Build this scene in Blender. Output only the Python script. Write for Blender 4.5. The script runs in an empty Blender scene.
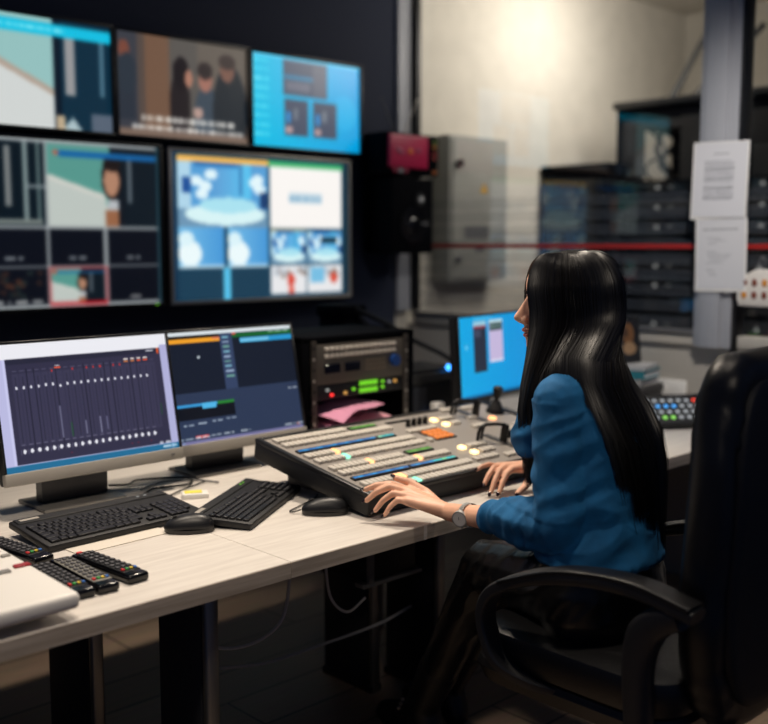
import bpy, bmesh, math, random
import numpy as np
from mathutils import Vector, Matrix, noise
random.seed(7)
C = bpy.context.scene.collection
SC = bpy.context.scene
PI = math.pi
V = Vector

# ---------------------------------------------------------------- materials
def lin(c):
    out = []
    for x in c[:3]:
        x = x / 255.0
        out.append(x / 12.92 if x <= 0.04045 else ((x + 0.055) / 1.055) ** 2.4)
    return tuple(out) + (1.0,)

MATS = {}
def mat(name, col, rough=0.5, metal=0.0, spec=0.5, emit=None, es=0.0, bump=0.0, bscale=60.0, var=0.0, vscale=8.0, stretch=(1, 1, 1), coat=0.0):
    if name in MATS: return MATS[name]
    m = bpy.data.materials.new(name); m.use_nodes = True
    nt = m.node_tree; b = nt.nodes['Principled BSDF']
    b.inputs['Base Color'].default_value = lin(col)
    b.inputs['Roughness'].default_value = rough
    b.inputs['Metallic'].default_value = metal
    b.inputs['Specular IOR Level'].default_value = spec
    b.inputs['Coat Weight'].default_value = coat
    if emit:
        b.inputs['Emission Color'].default_value = lin(emit)
        b.inputs['Emission Strength'].default_value = es
    if bump or var:
        tc = nt.nodes.new('ShaderNodeTexCoord'); mp = nt.nodes.new('ShaderNodeMapping')
        mp.inputs['Scale'].default_value = stretch
        nt.links.new(tc.outputs['Object'], mp.inputs['Vector'])
        if bump:
            n = nt.nodes.new('ShaderNodeTexNoise'); n.inputs['Scale'].default_value = bscale; n.inputs['Detail'].default_value = 4
            nt.links.new(mp.outputs['Vector'], n.inputs['Vector'])
            bp = nt.nodes.new('ShaderNodeBump'); bp.inputs['Strength'].default_value = bump; bp.inputs['Distance'].default_value = 0.01
            nt.links.new(n.outputs['Fac'], bp.inputs['Height']); nt.links.new(bp.outputs['Normal'], b.inputs['Normal'])
        if var:
            n = nt.nodes.new('ShaderNodeTexNoise'); n.inputs['Scale'].default_value = vscale; n.inputs['Detail'].default_value = 6
            nt.links.new(mp.outputs['Vector'], n.inputs['Vector'])
            cr = nt.nodes.new('ShaderNodeValToRGB')
            cr.color_ramp.elements[0].position = 0.35; cr.color_ramp.elements[1].position = 0.65
            cr.color_ramp.elements[0].color = lin([max(0, x * (1 - var)) for x in col])
            cr.color_ramp.elements[1].color = lin([min(255, x * (1 + var)) for x in col])
            nt.links.new(n.outputs['Fac'], cr.inputs['Fac']); nt.links.new(cr.outputs['Color'], b.inputs['Base Color'])
    MATS[name] = m
    return m

BLACK = mat('black_plastic', (16, 17, 20), 0.42)
BLACKG = mat('black_gloss', (10, 10, 13), 0.18)
CASE = mat('black_case', (12, 13, 17), 0.55, bump=0.05, bscale=400)
MATTE = mat('matte_black', (9, 10, 14), 0.85, spec=0.04)
KEY = mat('key_plastic', (26, 26, 29), 0.38)
GREYP = mat('grey_plastic', (92, 92, 94), 0.5)
SILVER = mat('silver_plastic', (178, 172, 162), 0.4, 0.2)
STEEL = mat('steel', (190, 188, 184), 0.35, 0.7)
ALU = mat('aluminium', (140, 138, 134), 0.35, 0.9)
WHITEP = mat('white_plastic', (238, 235, 229), 0.4)
WHITEM = mat('white_metal', (214, 210, 204), 0.42, var=0.02)
NAVY = mat('navy_paint', (20, 29, 50), 0.85, bump=0.06, bscale=120)
WALLP = mat('cream_wall', (196, 190, 178), 0.9, bump=0.05, bscale=150, var=0.02)
SILLW = mat('sill_wall', (178, 172, 162), 0.85, bump=0.05, bscale=150)
CEILP = mat('ceiling_paint', (205, 200, 190), 0.9, var=0.01)
FRAME = mat('grey_frame', (160, 162, 168), 0.5, stretch=(40, 40, 1), var=0.03)
PAPER = mat('paper', (206, 206, 208), 0.8)
INK = mat('ink', (70, 72, 80), 0.9)
RED = mat('red_tape', (160, 26, 24), 0.6)
RUBBER = mat('rubber', (18, 18, 19), 0.75)
LEATHER = mat('chair_leather', (17, 17, 19), 0.36, bump=0.12, bscale=260)
LEATHERP = mat('black_leather_trousers', (20, 20, 21), 0.27, bump=0.1, bscale=160)
SKIN = mat('skin', (232, 178, 148), 0.48, var=0.03, vscale=20)
NAIL = mat('nail_varnish', (32, 14, 24), 0.15)
SWEAT = mat('blue_knit', (0, 94, 146), 0.85, bump=0.25, bscale=700, var=0.05, vscale=25)
HAIR = mat('black_hair', (11, 9, 10), 0.38, spec=0.6)
LIPS = mat('lips', (186, 98, 90), 0.45)
HAIRM = mat('dark_hair_matte', (9, 8, 9), 0.7, spec=0.1)
EYEW = mat('eye_white', (225, 220, 214), 0.2)
IRIS = mat('iris', (40, 26, 18), 0.15)
PINK = mat('pink_paper', (205, 140, 170), 0.75)
REDP = mat('red_paper', (190, 40, 48), 0.7)
TEAL = mat('teal_cover', (30, 110, 120), 0.6)
CONS = mat('console_grey', (150, 144, 138), 0.45)
BTN = mat('button_white', (208, 202, 192), 0.45)
CRIMSON = mat('crimson_screen', (170, 20, 70), 0.35)
CABG = mat('cabinet_grey', (140, 140, 134), 0.6, var=0.02)
DIALW = mat('dial_white', (225, 225, 225), 0.25)

def emis(name, col, s):
    return mat(name, (30, 30, 30), 0.4, emit=col, es=s)
LED_B = emis('led_blue', (60, 150, 255), 4.0)
LED_G = emis('led_green', (120, 220, 40), 0.9)
LED_R = emis('led_red', (255, 50, 50), 1.6)
LED_W = emis('led_white', (215, 215, 210), 0.4)
B_OR = emis('lit_orange', (255, 176, 116), 2.3)
B_YE = emis('lit_warm', (255, 214, 150), 3.0)
B_GR = emis('lit_mint', (150, 245, 205), 1.5)
B_PAD = emis('lit_pad', (255, 140, 60), 0.9)
B_CAM = emis('lit_camwhite', (205, 210, 215), 0.65)

def wood_mat(name, c1, c2, rough, axis_stretch):
    m = bpy.data.materials.new(name); m.use_nodes = True
    nt = m.node_tree; b = nt.nodes['Principled BSDF']
    tc = nt.nodes.new('ShaderNodeTexCoord'); mp = nt.nodes.new('ShaderNodeMapping'); mp.inputs['Scale'].default_value = axis_stretch
    n = nt.nodes.new('ShaderNodeTexNoise'); n.inputs['Scale'].default_value = 3.0; n.inputs['Detail'].default_value = 8; n.inputs['Roughness'].default_value = 0.65
    cr = nt.nodes.new('ShaderNodeValToRGB')
    cr.color_ramp.elements[0].position = 0.35; cr.color_ramp.elements[0].color = lin(c1)
    cr.color_ramp.elements[1].position = 0.62; cr.color_ramp.elements[1].color = lin(c2)
    nt.links.new(tc.outputs['Object'], mp.inputs['Vector']); nt.links.new(mp.outputs['Vector'], n.inputs['Vector'])
    nt.links.new(n.outputs['Fac'], cr.inputs['Fac']); nt.links.new(cr.outputs['Color'], b.inputs['Base Color'])
    b.inputs['Roughness'].default_value = rough
    return m
DESKM = wood_mat('desk_laminate', (204, 197, 189), (220, 214, 206), 0.42, (1.2, 14, 14))
DESKE = wood_mat('desk_edge_laminate', (160, 148, 134), (190, 178, 164), 0.5, (1.2, 10, 30))

def floor_mat():
    m = bpy.data.materials.new('floor_planks'); m.use_nodes = True
    nt = m.node_tree; b = nt.nodes['Principled BSDF']
    tc = nt.nodes.new('ShaderNodeTexCoord')
    br = nt.nodes.new('ShaderNodeTexBrick')
    br.inputs['Scale'].default_value = 1.0; br.inputs['Brick Width'].default_value = 1.2; br.inputs['Row Height'].default_value = 0.2
    br.inputs['Mortar Size'].default_value = 0.004
    br.inputs['Color1'].default_value = lin((150, 124, 98)); br.inputs['Color2'].default_value = lin((132, 108, 84)); br.inputs['Mortar'].default_value = lin((60, 48, 40))
    nt.links.new(tc.outputs['Object'], br.inputs['Vector'])
    mp = nt.nodes.new('ShaderNodeMapping'); mp.inputs['Scale'].default_value = (1.5, 16, 1)
    n = nt.nodes.new('ShaderNodeTexNoise'); n.inputs['Scale'].default_value = 4; n.inputs['Detail'].default_value = 6
    nt.links.new(tc.outputs['Object'], mp.inputs['Vector']); nt.links.new(mp.outputs['Vector'], n.inputs['Vector'])
    mx = nt.nodes.new('ShaderNodeMixRGB'); mx.blend_type = 'MULTIPLY'; mx.inputs['Fac'].default_value = 0.5
    nt.links.new(br.outputs['Color'], mx.inputs['Color1']); nt.links.new(n.outputs['Color'], mx.inputs['Color2'])
    hs = nt.nodes.new('ShaderNodeHueSaturation'); hs.inputs['Saturation'].default_value = 0.8; hs.inputs['Value'].default_value = 1.2
    nt.links.new(mx.outputs['Color'], hs.inputs['Color']); nt.links.new(hs.outputs['Color'], b.inputs['Base Color'])
    b.inputs['Roughness'].default_value = 0.55
    return m
FLOORM = floor_mat()

def mix_clear(name, shader_type, col, fac, rough=0.0):
    m = bpy.data.materials.new(name); m.use_nodes = True
    nt = m.node_tree
    nt.nodes.remove(nt.nodes['Principled BSDF'])
    out = nt.nodes['Material Output']
    tr = nt.nodes.new('ShaderNodeBsdfTransparent'); s = nt.nodes.new(shader_type); mix = nt.nodes.new('ShaderNodeMixShader')
    s.inputs['Color'].default_value = lin(col)
    if 'Roughness' in s.inputs: s.inputs['Roughness'].default_value = rough
    if fac is None:
        fr = nt.nodes.new('ShaderNodeFresnel'); fr.inputs['IOR'].default_value = 1.52
        ge = nt.nodes.new('ShaderNodeNewGeometry'); inv = nt.nodes.new('ShaderNodeMath'); inv.operation = 'SUBTRACT'; inv.inputs[0].default_value = 1.0
        dbl = nt.nodes.new('ShaderNodeMath'); dbl.operation = 'MULTIPLY'; dbl.inputs[1].default_value = 1.8  # both faces of the pane
        mu = nt.nodes.new('ShaderNodeMath'); mu.operation = 'MULTIPLY'
        nt.links.new(ge.outputs['Backfacing'], inv.inputs[1]); nt.links.new(fr.outputs['Fac'], mu.inputs[0]); nt.links.new(inv.outputs[0], mu.inputs[1])
        nt.links.new(mu.outputs[0], dbl.inputs[0]); nt.links.new(dbl.outputs[0], mix.inputs['Fac'])
    else: mix.inputs['Fac'].default_value = fac
    nt.links.new(tr.outputs[0], mix.inputs[1]); nt.links.new(s.outputs[0], mix.inputs[2]); nt.links.new(mix.outputs[0], out.inputs['Surface'])
    return m
GLASS = mix_clear('window_glass', 'ShaderNodeBsdfGlossy', (235, 245, 250), None)
FROST = mix_clear('frosted_film', 'ShaderNodeBsdfDiffuse', (120, 128, 140), 0.07)

def screen_mat(name, strength):
    m = bpy.data.materials.new(name); m.use_nodes = True
    nt = m.node_tree; b = nt.nodes['Principled BSDF']
    a = nt.nodes.new('ShaderNodeAttribute'); a.attribute_name = 'picture'
    b.inputs['Base Color'].default_value = (0.004, 0.004, 0.005, 1); b.inputs['Roughness'].default_value = 0.35
    nt.links.new(a.outputs['Color'], b.inputs['Emission Color'])
    b.inputs['Emission Strength'].default_value = strength
    return m
SCR = screen_mat('display_picture', 1.0)
SCRD = screen_mat('display_picture_dim', 0.85)
def print_mat():
    m = bpy.data.materials.new('printed_sheet'); m.use_nodes = True
    nt = m.node_tree; b = nt.nodes['Principled BSDF']
    a = nt.nodes.new('ShaderNodeAttribute'); a.attribute_name = 'picture'
    nt.links.new(a.outputs['Color'], b.inputs['Base Color']); b.inputs['Roughness'].default_value = 0.7
    return m
PRINT = print_mat()

# ---------------------------------------------------------------- mesh builder
class MB:
    def __init__(s): s.bm = bmesh.new()
    def _add(s, b2, M=None):
        if M is not None: bmesh.ops.transform(b2, matrix=M, verts=b2.verts)
        me = bpy.data.meshes.new('tmp'); b2.to_mesh(me); b2.free(); s.bm.from_mesh(me); bpy.data.meshes.remove(me)
        return s
    def box(s, c, d, bev=0.0, seg=2, M=None):
        b = bmesh.new(); bmesh.ops.create_cube(b, size=1.0)
        for v in b.verts: v.co = V((v.co.x * d[0] + c[0], v.co.y * d[1] + c[1], v.co.z * d[2] + c[2]))
        if bev: bmesh.ops.bevel(b, geom=b.edges[:], offset=min(bev, min(d) * 0.49), segments=seg, profile=0.5, affect='EDGES')
        return s._add(b, M)
    def cyl(s, p0, p1, r0, r1=None, seg=20, M=None):
        p0, p1 = V(p0), V(p1); r1 = r0 if r1 is None else r1
        d = p1 - p0; b = bmesh.new()
        bmesh.ops.create_cone(b, cap_ends=True, segments=seg, radius1=r0, radius2=r1, depth=d.length)
        R = V((0, 0, 1)).rotation_difference(d.normalized()).to_matrix().to_4x4()
        bmesh.ops.transform(b, matrix=Matrix.Translation((p0 + p1) / 2) @ R, verts=b.verts)
        return s._add(b, M)
    def ball(s, c, r, seg=20, rings=12, M=None):
        if not hasattr(r, '__len__'): r = (r, r, r)
        b = bmesh.new(); bmesh.ops.create_uvsphere(b, u_segments=seg, v_segments=rings, radius=1.0)
        T = Matrix.Translation(c) @ (M if M is not None else Matrix.Identity(4)) @ Matrix.Diagonal((r[0], r[1], r[2], 1))
        return s._add(b, T)
    def rings(s, rings, cap=True, closed=True):
        bm = s.bm; prev = None; first = None
        for r in rings:
            vs = [bm.verts.new(p) for p in r]
            if prev:
                n = len(vs)
                for i in range(n if closed else n - 1):
                    j = (i + 1) % n
                    bm.faces.new((prev[i], prev[j], vs[j], vs[i]))
            else: first = vs
            prev = vs
        if cap and closed:
            bm.faces.new(first[::-1]); bm.faces.new(prev)
        return s
    def tube(s, pts, r, seg=8, flat=None):
        pts = [V(p) for p in pts]; n = len(pts)
        rs = r if hasattr(r, '__len__') else [r] * n
        up = V((0, 0, 1)); rings = []; prevn = None
        for i, p in enumerate(pts):
            t = (pts[min(i + 1, n - 1)] - pts[max(i - 1, 0)])
            t = t.normalized() if t.length > 1e-9 else V((0, 0, 1))
            if prevn is None:
                a = up if abs(t.dot(up)) < 0.9 else V((1, 0, 0))
                nn = (a - t * a.dot(t)).normalized()
            else:
                nn = prevn - t * prevn.dot(t); nn = nn.normalized() if nn.length > 1e-6 else t.orthogonal().normalized()
            prevn = nn; bb = t.cross(nn)
            rings.append([p + nn * rs[i] * math.cos(2 * PI * k / seg) + bb * rs[i] * math.sin(2 * PI * k / seg) for k in range(seg)])
        return s.rings(rings)
    def capsule(s, p0, p1, r0, r1, seg=16):
        p0, p1 = V(p0), V(p1); d = p1 - p0; L = d.length
        if L < 1e-6: return s.ball(p0, r0)
        t = d / L; nn = t.orthogonal().normalized(); bb = t.cross(nn); rings = []
        def ring(c, r): rings.append([c + nn * r * math.cos(2 * PI * k / seg) + bb * r * math.sin(2 * PI * k / seg) for k in range(seg)])
        for a in (80, 55, 30, 0): ring(p0 - t * r0 * math.sin(math.radians(a)), max(r0 * math.cos(math.radians(a)), 1e-4))
        for a in (0, 30, 55, 80): ring(p1 + t * r1 * math.sin(math.radians(a)), max(r1 * math.cos(math.radians(a)), 1e-4))
        return s.rings(rings)
    def chain(s, pts, rs, seg=16):
        for i in range(len(pts) - 1): s.capsule(pts[i], pts[i + 1], rs[i], rs[i + 1], seg)
        return s
    def sweep(s, pts, side, w, t, closed=False):
        """rounded-rectangle bar of width w along vector side, thickness t, along pts"""
        pts = [V(p) for p in pts]; side = V(side).normalized(); n = len(pts); rings = []
        for i, p in enumerate(pts):
            if closed: d = pts[(i + 1) % n] - pts[i - 1]
            else: d = pts[min(i + 1, n - 1)] - pts[max(i - 1, 0)]
            d.normalize(); nn = side.cross(d).normalized()
            tt = t[i] if hasattr(t, '__len__') else t
            ring = []
            for k in range(16):
                a = 2 * PI * k / 16; ca, sa = math.cos(a), math.sin(a)
                ring.append(p + side * (w / 2) * math.copysign(abs(ca) ** 0.45, ca) + nn * (tt / 2) * math.copysign(abs(sa) ** 0.45, sa))
            rings.append(ring)
        return s.rings(rings)
    def prism(s, outline, z0, z1, M=None, bev=0.0):
        b = bmesh.new()
        lo = [b.verts.new((x, y, z0)) for x, y in outline]; hi = [b.verts.new((x, y, z1)) for x, y in outline]
        n = len(lo)
        b.faces.new(lo[::-1]); b.faces.new(hi)
        for i in range(n):
            j = (i + 1) % n; b.faces.new((lo[i], lo[j], hi[j], hi[i]))
        if bev:
            es = [e for e in b.edges if abs(e.verts[0].co.z - e.verts[1].co.z) < 1e-6]
            bmesh.ops.bevel(b, geom=es, offset=bev, segments=2, profile=0.5, affect='EDGES')
        return s._add(b, M)
    def quad(s, a, b, c, d):
        s.bm.faces.new([s.bm.verts.new(p) for p in (a, b, c, d)]); return s

def smooth_all(me, ang=38):
    me.polygons.foreach_set('use_smooth', [True] * len(me.polygons))
    try: me.set_sharp_from_angle(angle=math.radians(ang))
    except Exception: pass

def obj(name, mb, m, parent=None, loc=None, off=None, ang=38, fix=True):
    bm = mb.bm
    if off is not None: bmesh.ops.translate(bm, vec=-V(off), verts=bm.verts)
    if fix: bmesh.ops.recalc_face_normals(bm, faces=bm.faces)
    me = bpy.data.meshes.new(name); bm.to_mesh(me); bm.free()
    me.materials.append(m); smooth_all(me, ang)
    o = bpy.data.objects.new(name, me); C.objects.link(o)
    if parent is not None: o.parent = parent
    if loc is not None: o.location = loc
    return o

def tag(o, label, cat, group=None):
    o['label'] = label; o['category'] = cat
    if group: o['group'] = group
    return o
def thing(name, label, cat, loc=(0, 0, 0), rotz=0.0, group=None):
    o = bpy.data.objects.new(name, None); C.objects.link(o)
    o.empty_display_size = 0.05
    o.location = loc; o.rotation_euler = (0, 0, rotz)
    return tag(o, label, cat, group)
def struct(name, mb, m, parent=None):
    o = obj(name, mb, m, parent)
    o['kind'] = 'structure'
    return o
def dup(src, parent, loc, name=None):
    c = src.copy(); C.objects.link(c); c.parent = parent; c.location = loc
    return c

# ---------------------------------------------------------------- pictures on displays
class Pic:
    def __init__(s, w, h, col):
        s.w, s.h = w, h; s.a = np.zeros((h, w, 3)); s.a[:] = np.array(col)
        yy, xx = np.mgrid[0:h, 0:w]; s.x = (xx + 0.5) / w; s.y = (yy + 0.5) / h
    def mask(s, m, c, al=1.0): s.a[m] = s.a[m] * (1 - al) + np.array(c) * al; return s
    def rect(s, x0, y0, x1, y1, c, al=1.0): return s.mask((s.x >= x0) & (s.x < x1) & (s.y >= y0) & (s.y < y1), c, al)
    def ell(s, cx, cy, rx, ry, c, al=1.0): return s.mask(((s.x - cx) / rx) ** 2 + ((s.y - cy) / ry) ** 2 < 1, c, al)
    def poly(s, pts, c, al=1.0):
        m = np.zeros(s.x.shape, bool); n = len(pts)
        for i in range(n):
            (x1, y1), (x2, y2) = pts[i], pts[(i + 1) % n]
            if y1 == y2: continue
            cond = ((y1 > s.y) != (y2 > s.y)) & (s.x < (x2 - x1) * (s.y - y1) / (y2 - y1) + x1)
            m ^= cond
        return s.mask(m, c, al)
    def grad(s, x0, y0, x1, y1, c0, c1):
        m = (s.x >= x0) & (s.x < x1) & (s.y >= y0) & (s.y < y1)
        t = ((s.x - x0) / (x1 - x0))[..., None]
        g = np.array(c0) * (1 - t) + np.array(c1) * t
        s.a[m] = g[m]; return s
    def words(s, x0, x1, y, h, c, seed=1, al=1.0):
        r = random.Random(seed); x = x0
        while x < x1:
            w = r.uniform(0.015, 0.06); s.rect(x, y, min(x + w, x1), y + h, c, al * r.uniform(0.7, 1)); x += w + 0.012
        return s
    def blur(s, n=1):
        for _ in range(n):
            p = np.pad(s.a, ((1, 1), (1, 1), (0, 0)), mode='edge')
            s.a = (p[:-2, 1:-1] + p[2:, 1:-1] + p[1:-1, :-2] + p[1:-1, 2:] + 2 * p[1:-1, 1:-1]) / 6
        return s

def picture(name, pic, w, h, m, parent, M):
    """a w x h display face in local XZ (facing -Y), one connected mesh whose cells carry the picture's colours; M places it"""
    nx, ny = pic.w, pic.h
    gx, gz = np.meshgrid(np.linspace(-w / 2, w / 2, nx + 1), np.linspace(h / 2, -h / 2, ny + 1))
    co = np.stack([gx.ravel(), np.zeros(gx.size), gz.ravel()], 1)
    Mm = np.array(M); co = co @ Mm[:3, :3].T + Mm[:3, 3]
    idx = np.arange((nx + 1) * (ny + 1)).reshape(ny + 1, nx + 1)
    f = np.stack([idx[1:, :-1].ravel(), idx[1:, 1:].ravel(), idx[:-1, 1:].ravel(), idx[:-1, :-1].ravel()], 1)
    me = bpy.data.meshes.new(name)
    me.vertices.add(len(co)); me.vertices.foreach_set('co', co.ravel())
    me.loops.add(f.size); me.loops.foreach_set('vertex_index', f.ravel().astype(np.int32))
    me.polygons.add(len(f)); me.polygons.foreach_set('loop_start', np.arange(0, f.size, 4, dtype=np.int32)); me.polygons.foreach_set('loop_total', np.full(len(f), 4, dtype=np.int32))
    me.update(calc_edges=True); me.validate()
    c = np.clip(pic.a.reshape(-1, 3) / 255.0, 0, 1)
    c = np.where(c <= 0.04045, c / 12.92, ((c + 0.055) / 1.055) ** 2.4)
    c4 = np.concatenate([np.repeat(c, 4, 0), np.ones((len(f) * 4, 1))], 1)
    at = me.color_attributes.new('picture', 'FLOAT_COLOR', 'CORNER'); at.data.foreach_set('color', c4.ravel().astype(np.float32))
    me.materials.append(m)
    o = bpy.data.objects.new(name, me); C.objects.link(o); o.parent = parent
    return o
T = Matrix.Translation
def RX(a): return Matrix.Rotation(a, 4, 'X')
def RY(a): return Matrix.Rotation(a, 4, 'Y')
def RZ(a): return Matrix.Rotation(a, 4, 'Z')

def spline(pts, n):
    pts = [V(p) for p in pts]; out = []
    P = [pts[0] * 2 - pts[1]] + pts + [pts[-1] * 2 - pts[-2]]
    m = len(pts) - 1
    for i in range(n + 1):
        t = i / n * m; k = min(int(t), m - 1); u = t - k
        a, b, c, d = P[k], P[k + 1], P[k + 2], P[k + 3]
        out.append(0.5 * ((2 * b) + (c - a) * u + (2 * a - 5 * b + 4 * c - d) * u * u + (3 * b - a - 3 * c + d) * u ** 3))
    return out

# ================================================================= SETTING
GX, WY = 4.0, 3.973          # glass partition plane, monitor wall plane
struct('floor', MB().box((3.2, 1.6, -0.05), (8.4, 5.6, 0.1)), FLOORM)
struct('wall_back', MB().box((1.35, WY + 0.06, 1.65), (5.1, 0.12, 3.3)), NAVY)
struct('wall_right', MB().box((GX + 0.06, 1.4, 0.515), (0.12, 5.146, 1.03)), SILLW)
struct('wall_far', MB().box((6.96, 1.6, 1.56), (0.12, 5.2, 3.12)), WALLP)
struct('wall_beyond', MB().box((5.45, 4.06, 1.56), (3.1, 0.12, 3.12)), WALLP)
struct('ceiling', MB().box((5.5, 1.6, 3.17), (3.0, 5.2, 0.1)), CEILP)

win = bpy.data.objects.new('window_1', None); C.objects.link(win); win['kind'] = 'structure'
def wpart(name, mb, m): return struct(name, mb, m, win)
wpart('corner_post', MB().box((3.953, 3.975, 2.15), (0.10, 0.045, 2.1), 0.006), FRAME)
wpart('gasket', MB().box((4.025, 3.94, 2.15), (0.03, 0.05, 2.1), 0.004), BLACK)
wpart('bottom_rail', MB().box((GX + 0.01, 3.06, 1.058), (0.06, 1.72, 0.055), 0.008), SILLW)
wpart('bottom_rail', MB().box((GX + 0.01, 0.5, 1.058), (0.06, 3.05, 0.055), 0.008), SILLW)
wpart('mullion', MB().box((GX - 0.005, 2.13, 2.065), (0.07, 0.17, 2.07), 0.006).box((GX - 0.025, 2.14, 2.065), (0.06, 0.10, 2.07), 0.004), FRAME)
wpart('glass_pane', MB().box((GX + 0.03, 3.06, 2.1), (0.008, 1.70, 2.05)), GLASS)
wpart('glass_pane', MB().box((GX + 0.03, 0.5, 2.1), (0.008, 3.09, 2.05)), GLASS)
wpart('glazing_bead', MB().box((GX + 0.01, 2.043, 2.05), (0.08, 0.022, 2.1), 0.003), BLACK)
wpart('glazing_bead', MB().box((GX - 0.02, 3.06, 1.092), (0.03, 1.70, 0.016), 0.003), GREYP)
for y0, y1 in ((2.225, 3.90), (0.3, 2.03)):
    fb = MB(); z = 1.70
    while z > 1.12:
        fb.box((GX + 0.022, (y0 + y1) / 2, z - 0.03), (0.002, y1 - y0, 0.052)); z -= 0.068
    wpart('frosted_stripe', fb, FROST)
    wpart('red_stripe', MB().box((GX + 0.018, (y0 + y1) / 2, 1.456), (0.002, y1 - y0, 0.020)), RED)

# ---- things in the room beyond the glass
t = thing('wall_mounted_electrical_cabinet', 'grey steel electrical cabinet fixed to the cream wall beyond the glass', 'cabinet', (4.46, 3.93, 1.26))
obj('body', MB().box((0, 0.0, 0.40), (0.50, 0.14, 0.81), 0.006), CABG, t)
obj('door', MB().box((0, -0.07, 0.40), (0.46, 0.02, 0.77), 0.004), CABG, t)
obj('lock', MB().cyl((-0.19, -0.075, 0.65), (-0.19, -0.105, 0.65), 0.022), BLACK, t)
obj('lock', MB().cyl((-0.19, -0.075, 0.12), (-0.19, -0.105, 0.12), 0.018), GREYP, t)
obj('warning_triangle', MB().prism([(-0.03, -0.025), (0.03, -0.025), (0, 0.03)], 0, 0.002, T((0.03, -0.081, 0.52)) @ RX(PI / 2)), mat('warning_yellow', (200, 150, 30), 0.6), t)
obj('nameplate', MB().box((-0.03, -0.081, 0.27), (0.2, 0.003, 0.07)), GREYP, t)
obj('nameplate', MB().box((0.0, -0.081, 0.18), (0.08, 0.003, 0.035)), INK, t)

def rack(y0, y1, label, win_open):
    r = thing('server_rack', label, 'server rack', (5.75, (y0 + y1) / 2, 0), 0, 'racks in the next room')
    w = y1 - y0; x0 = -0.35; H = 2.27
    sh = MB()
    for sy in (-1, 1): sh.box((0.0, sy * (w / 2 - 0.02), 0.93), (0.70, 0.04, 1.86), 0.004).box((-0.32, sy * (w / 2 - 0.03), H / 2), (0.06, 0.06, H), 0.004).box((0.32, sy * (w / 2 - 0.03), H / 2), (0.06, 0.06, H), 0.004)
    sh.box((0, 0, 0.92), (0.66, w - 0.1, 1.84))
    sh.box((0, 0, H - 0.05), (0.7, w, 0.10), 0.004)
    obj('cabinet', sh, MATTE, r)
    obj('top_cap', MB().box((-0.01, 0, H + 0.02), (0.76, w + 0.02, 0.045), 0.012), BLACK, r)
    n = 14
    for k in range(n):
        zz = 0.30 + k * 0.115
        u = obj('rack_unit', MB().box((x0 - 0.005, 0, zz), (0.02, w - 0.14, 0.09), 0.003), BLACKG if k % 3 else mat('unit_grey', (24, 26, 30), 0.6), r)
        if k % 2 == 0 or k > 8:
            obj('indicator', MB().box((x0 - 0.017, 0.0, zz), (0.006, 0.022, 0.016)), LED_W, u)
            obj('indicator', MB().box((x0 - 0.017, -0.09, zz + 0.002), (0.006, 0.026, 0.014)), mat('led_grey', (30, 30, 30), 0.5, emit=(150, 150, 145), es=0.2), u)
    if win_open:
        cb = 0
        rr = random.Random(3)
        for k in range(9):
            yy = -w / 2 + 0.10 + k * (w - 0.2) / 8
            pts = [(x0 + 0.1 + rr.uniform(0, 0.3), yy + rr.uniform(-0.05, 0.05), 1.82 + j * 0.068) for j in range(6)]
            obj('cable', MB().tube(spline(pts, 20), rr.uniform(0.008, 0.02), 7), RUBBER, r)
        obj('blanking_panel', MB().box((x0, w / 2 - 0.12, 2.0), (0.02, 0.15, 0.40)), CASE, r)
        obj('blanking_panel', MB().box((x0, -w / 2 + 0.10, 2.0), (0.02, 0.14, 0.40)), CASE, r)
        obj('crossbar', MB().box((x0, 0, 2.165), (0.03, w - 0.1, 0.05)), CASE, r)
    else:
        obj('blanking_panel', MB().box((x0, 0, 2.0), (0.02, w - 0.12, 0.40)), CASE, r)
    return r
rack(2.965, 3.575, 'tall black server rack behind the glass, pale gaps showing through its cables', True)
rack(2.30, 2.945, 'tall black server rack partly hidden behind the grey window mullion', False)
t = thing('equipment_cabinet', 'low black equipment cabinet in the next room beside the taller racks', 'cabinet', (5.28, 3.735, 0))
obj('body', MB().box((0, 0, 0.95), (0.17, 0.48, 1.9), 0.008), MATTE, t)
obj('top_panel', MB().box((0, 0, 1.92), (0.19, 0.50, 0.05), 0.008), MATTE, t)
obj('door', MB().box((-0.092, 0, 0.98), (0.02, 0.45, 1.74), 0.004), BLACKG, t)
# stays rising from the racks to the ceiling
tag(obj('support_strut', MB().cyl((5.75, 3.43, 2.33), (6.225, 3.275, 3.118), 0.018, seg=10), mat('strut_grey', (62, 64, 66), 0.6)), 'thin grey strut rising steeply from the top of the pale-gapped rack', 'strut')
tag(obj('cable_tray', MB().sweep([(5.75, 3.27, 2.345), (5.87, 3.12, 2.55), (6.0, 2.96, 2.77)], (0.8, 0.6, 0), 0.08, 0.04), BLACK), 'black cable tray slanting up from rack to mullion behind the glass', 'cable tray')

# ---- sheets on the mullion
def sheet(w, h, pic, name, label, loc, tilt):
    s = thing(name, label, 'paper', loc)
    obj('sheet', MB().box((-0.001, 0, 0), (0.0012, w, h)), PAPER, s)
    picture('print', pic, w * 0.98, h * 0.98, PRINT, s, T((-0.0022, 0, 0)) @ RZ(-PI / 2))
    obj('sleeve', MB().box((-0.0001, 0, -0.003), (0.0006, w + 0.012, h + 0.012)), WHITEP, s)
    s.rotation_euler = (tilt, 0, 0)
    return s
p = Pic(80, 100, (208, 208, 212))
p.rect(0.36, 0.14, 0.66, 0.155, (110, 112, 120))
for k in range(21):
    if k in (12,): continue
    p.words(0.2, 0.78 if k % 5 else 0.72, 0.24 + k * 0.026, 0.013, (96, 98, 108), k)
sheet(0.235, 0.305, p, 'notice_sheet', 'white printed sheet in a sleeve taped upper on the mullion', (GX - 0.062, 2.105, 1.728), 0.02)
p = Pic(80, 100, (205, 205, 208))
p.words(0.12, 0.86, 0.13, 0.02, (105, 106, 112), 3)
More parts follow.
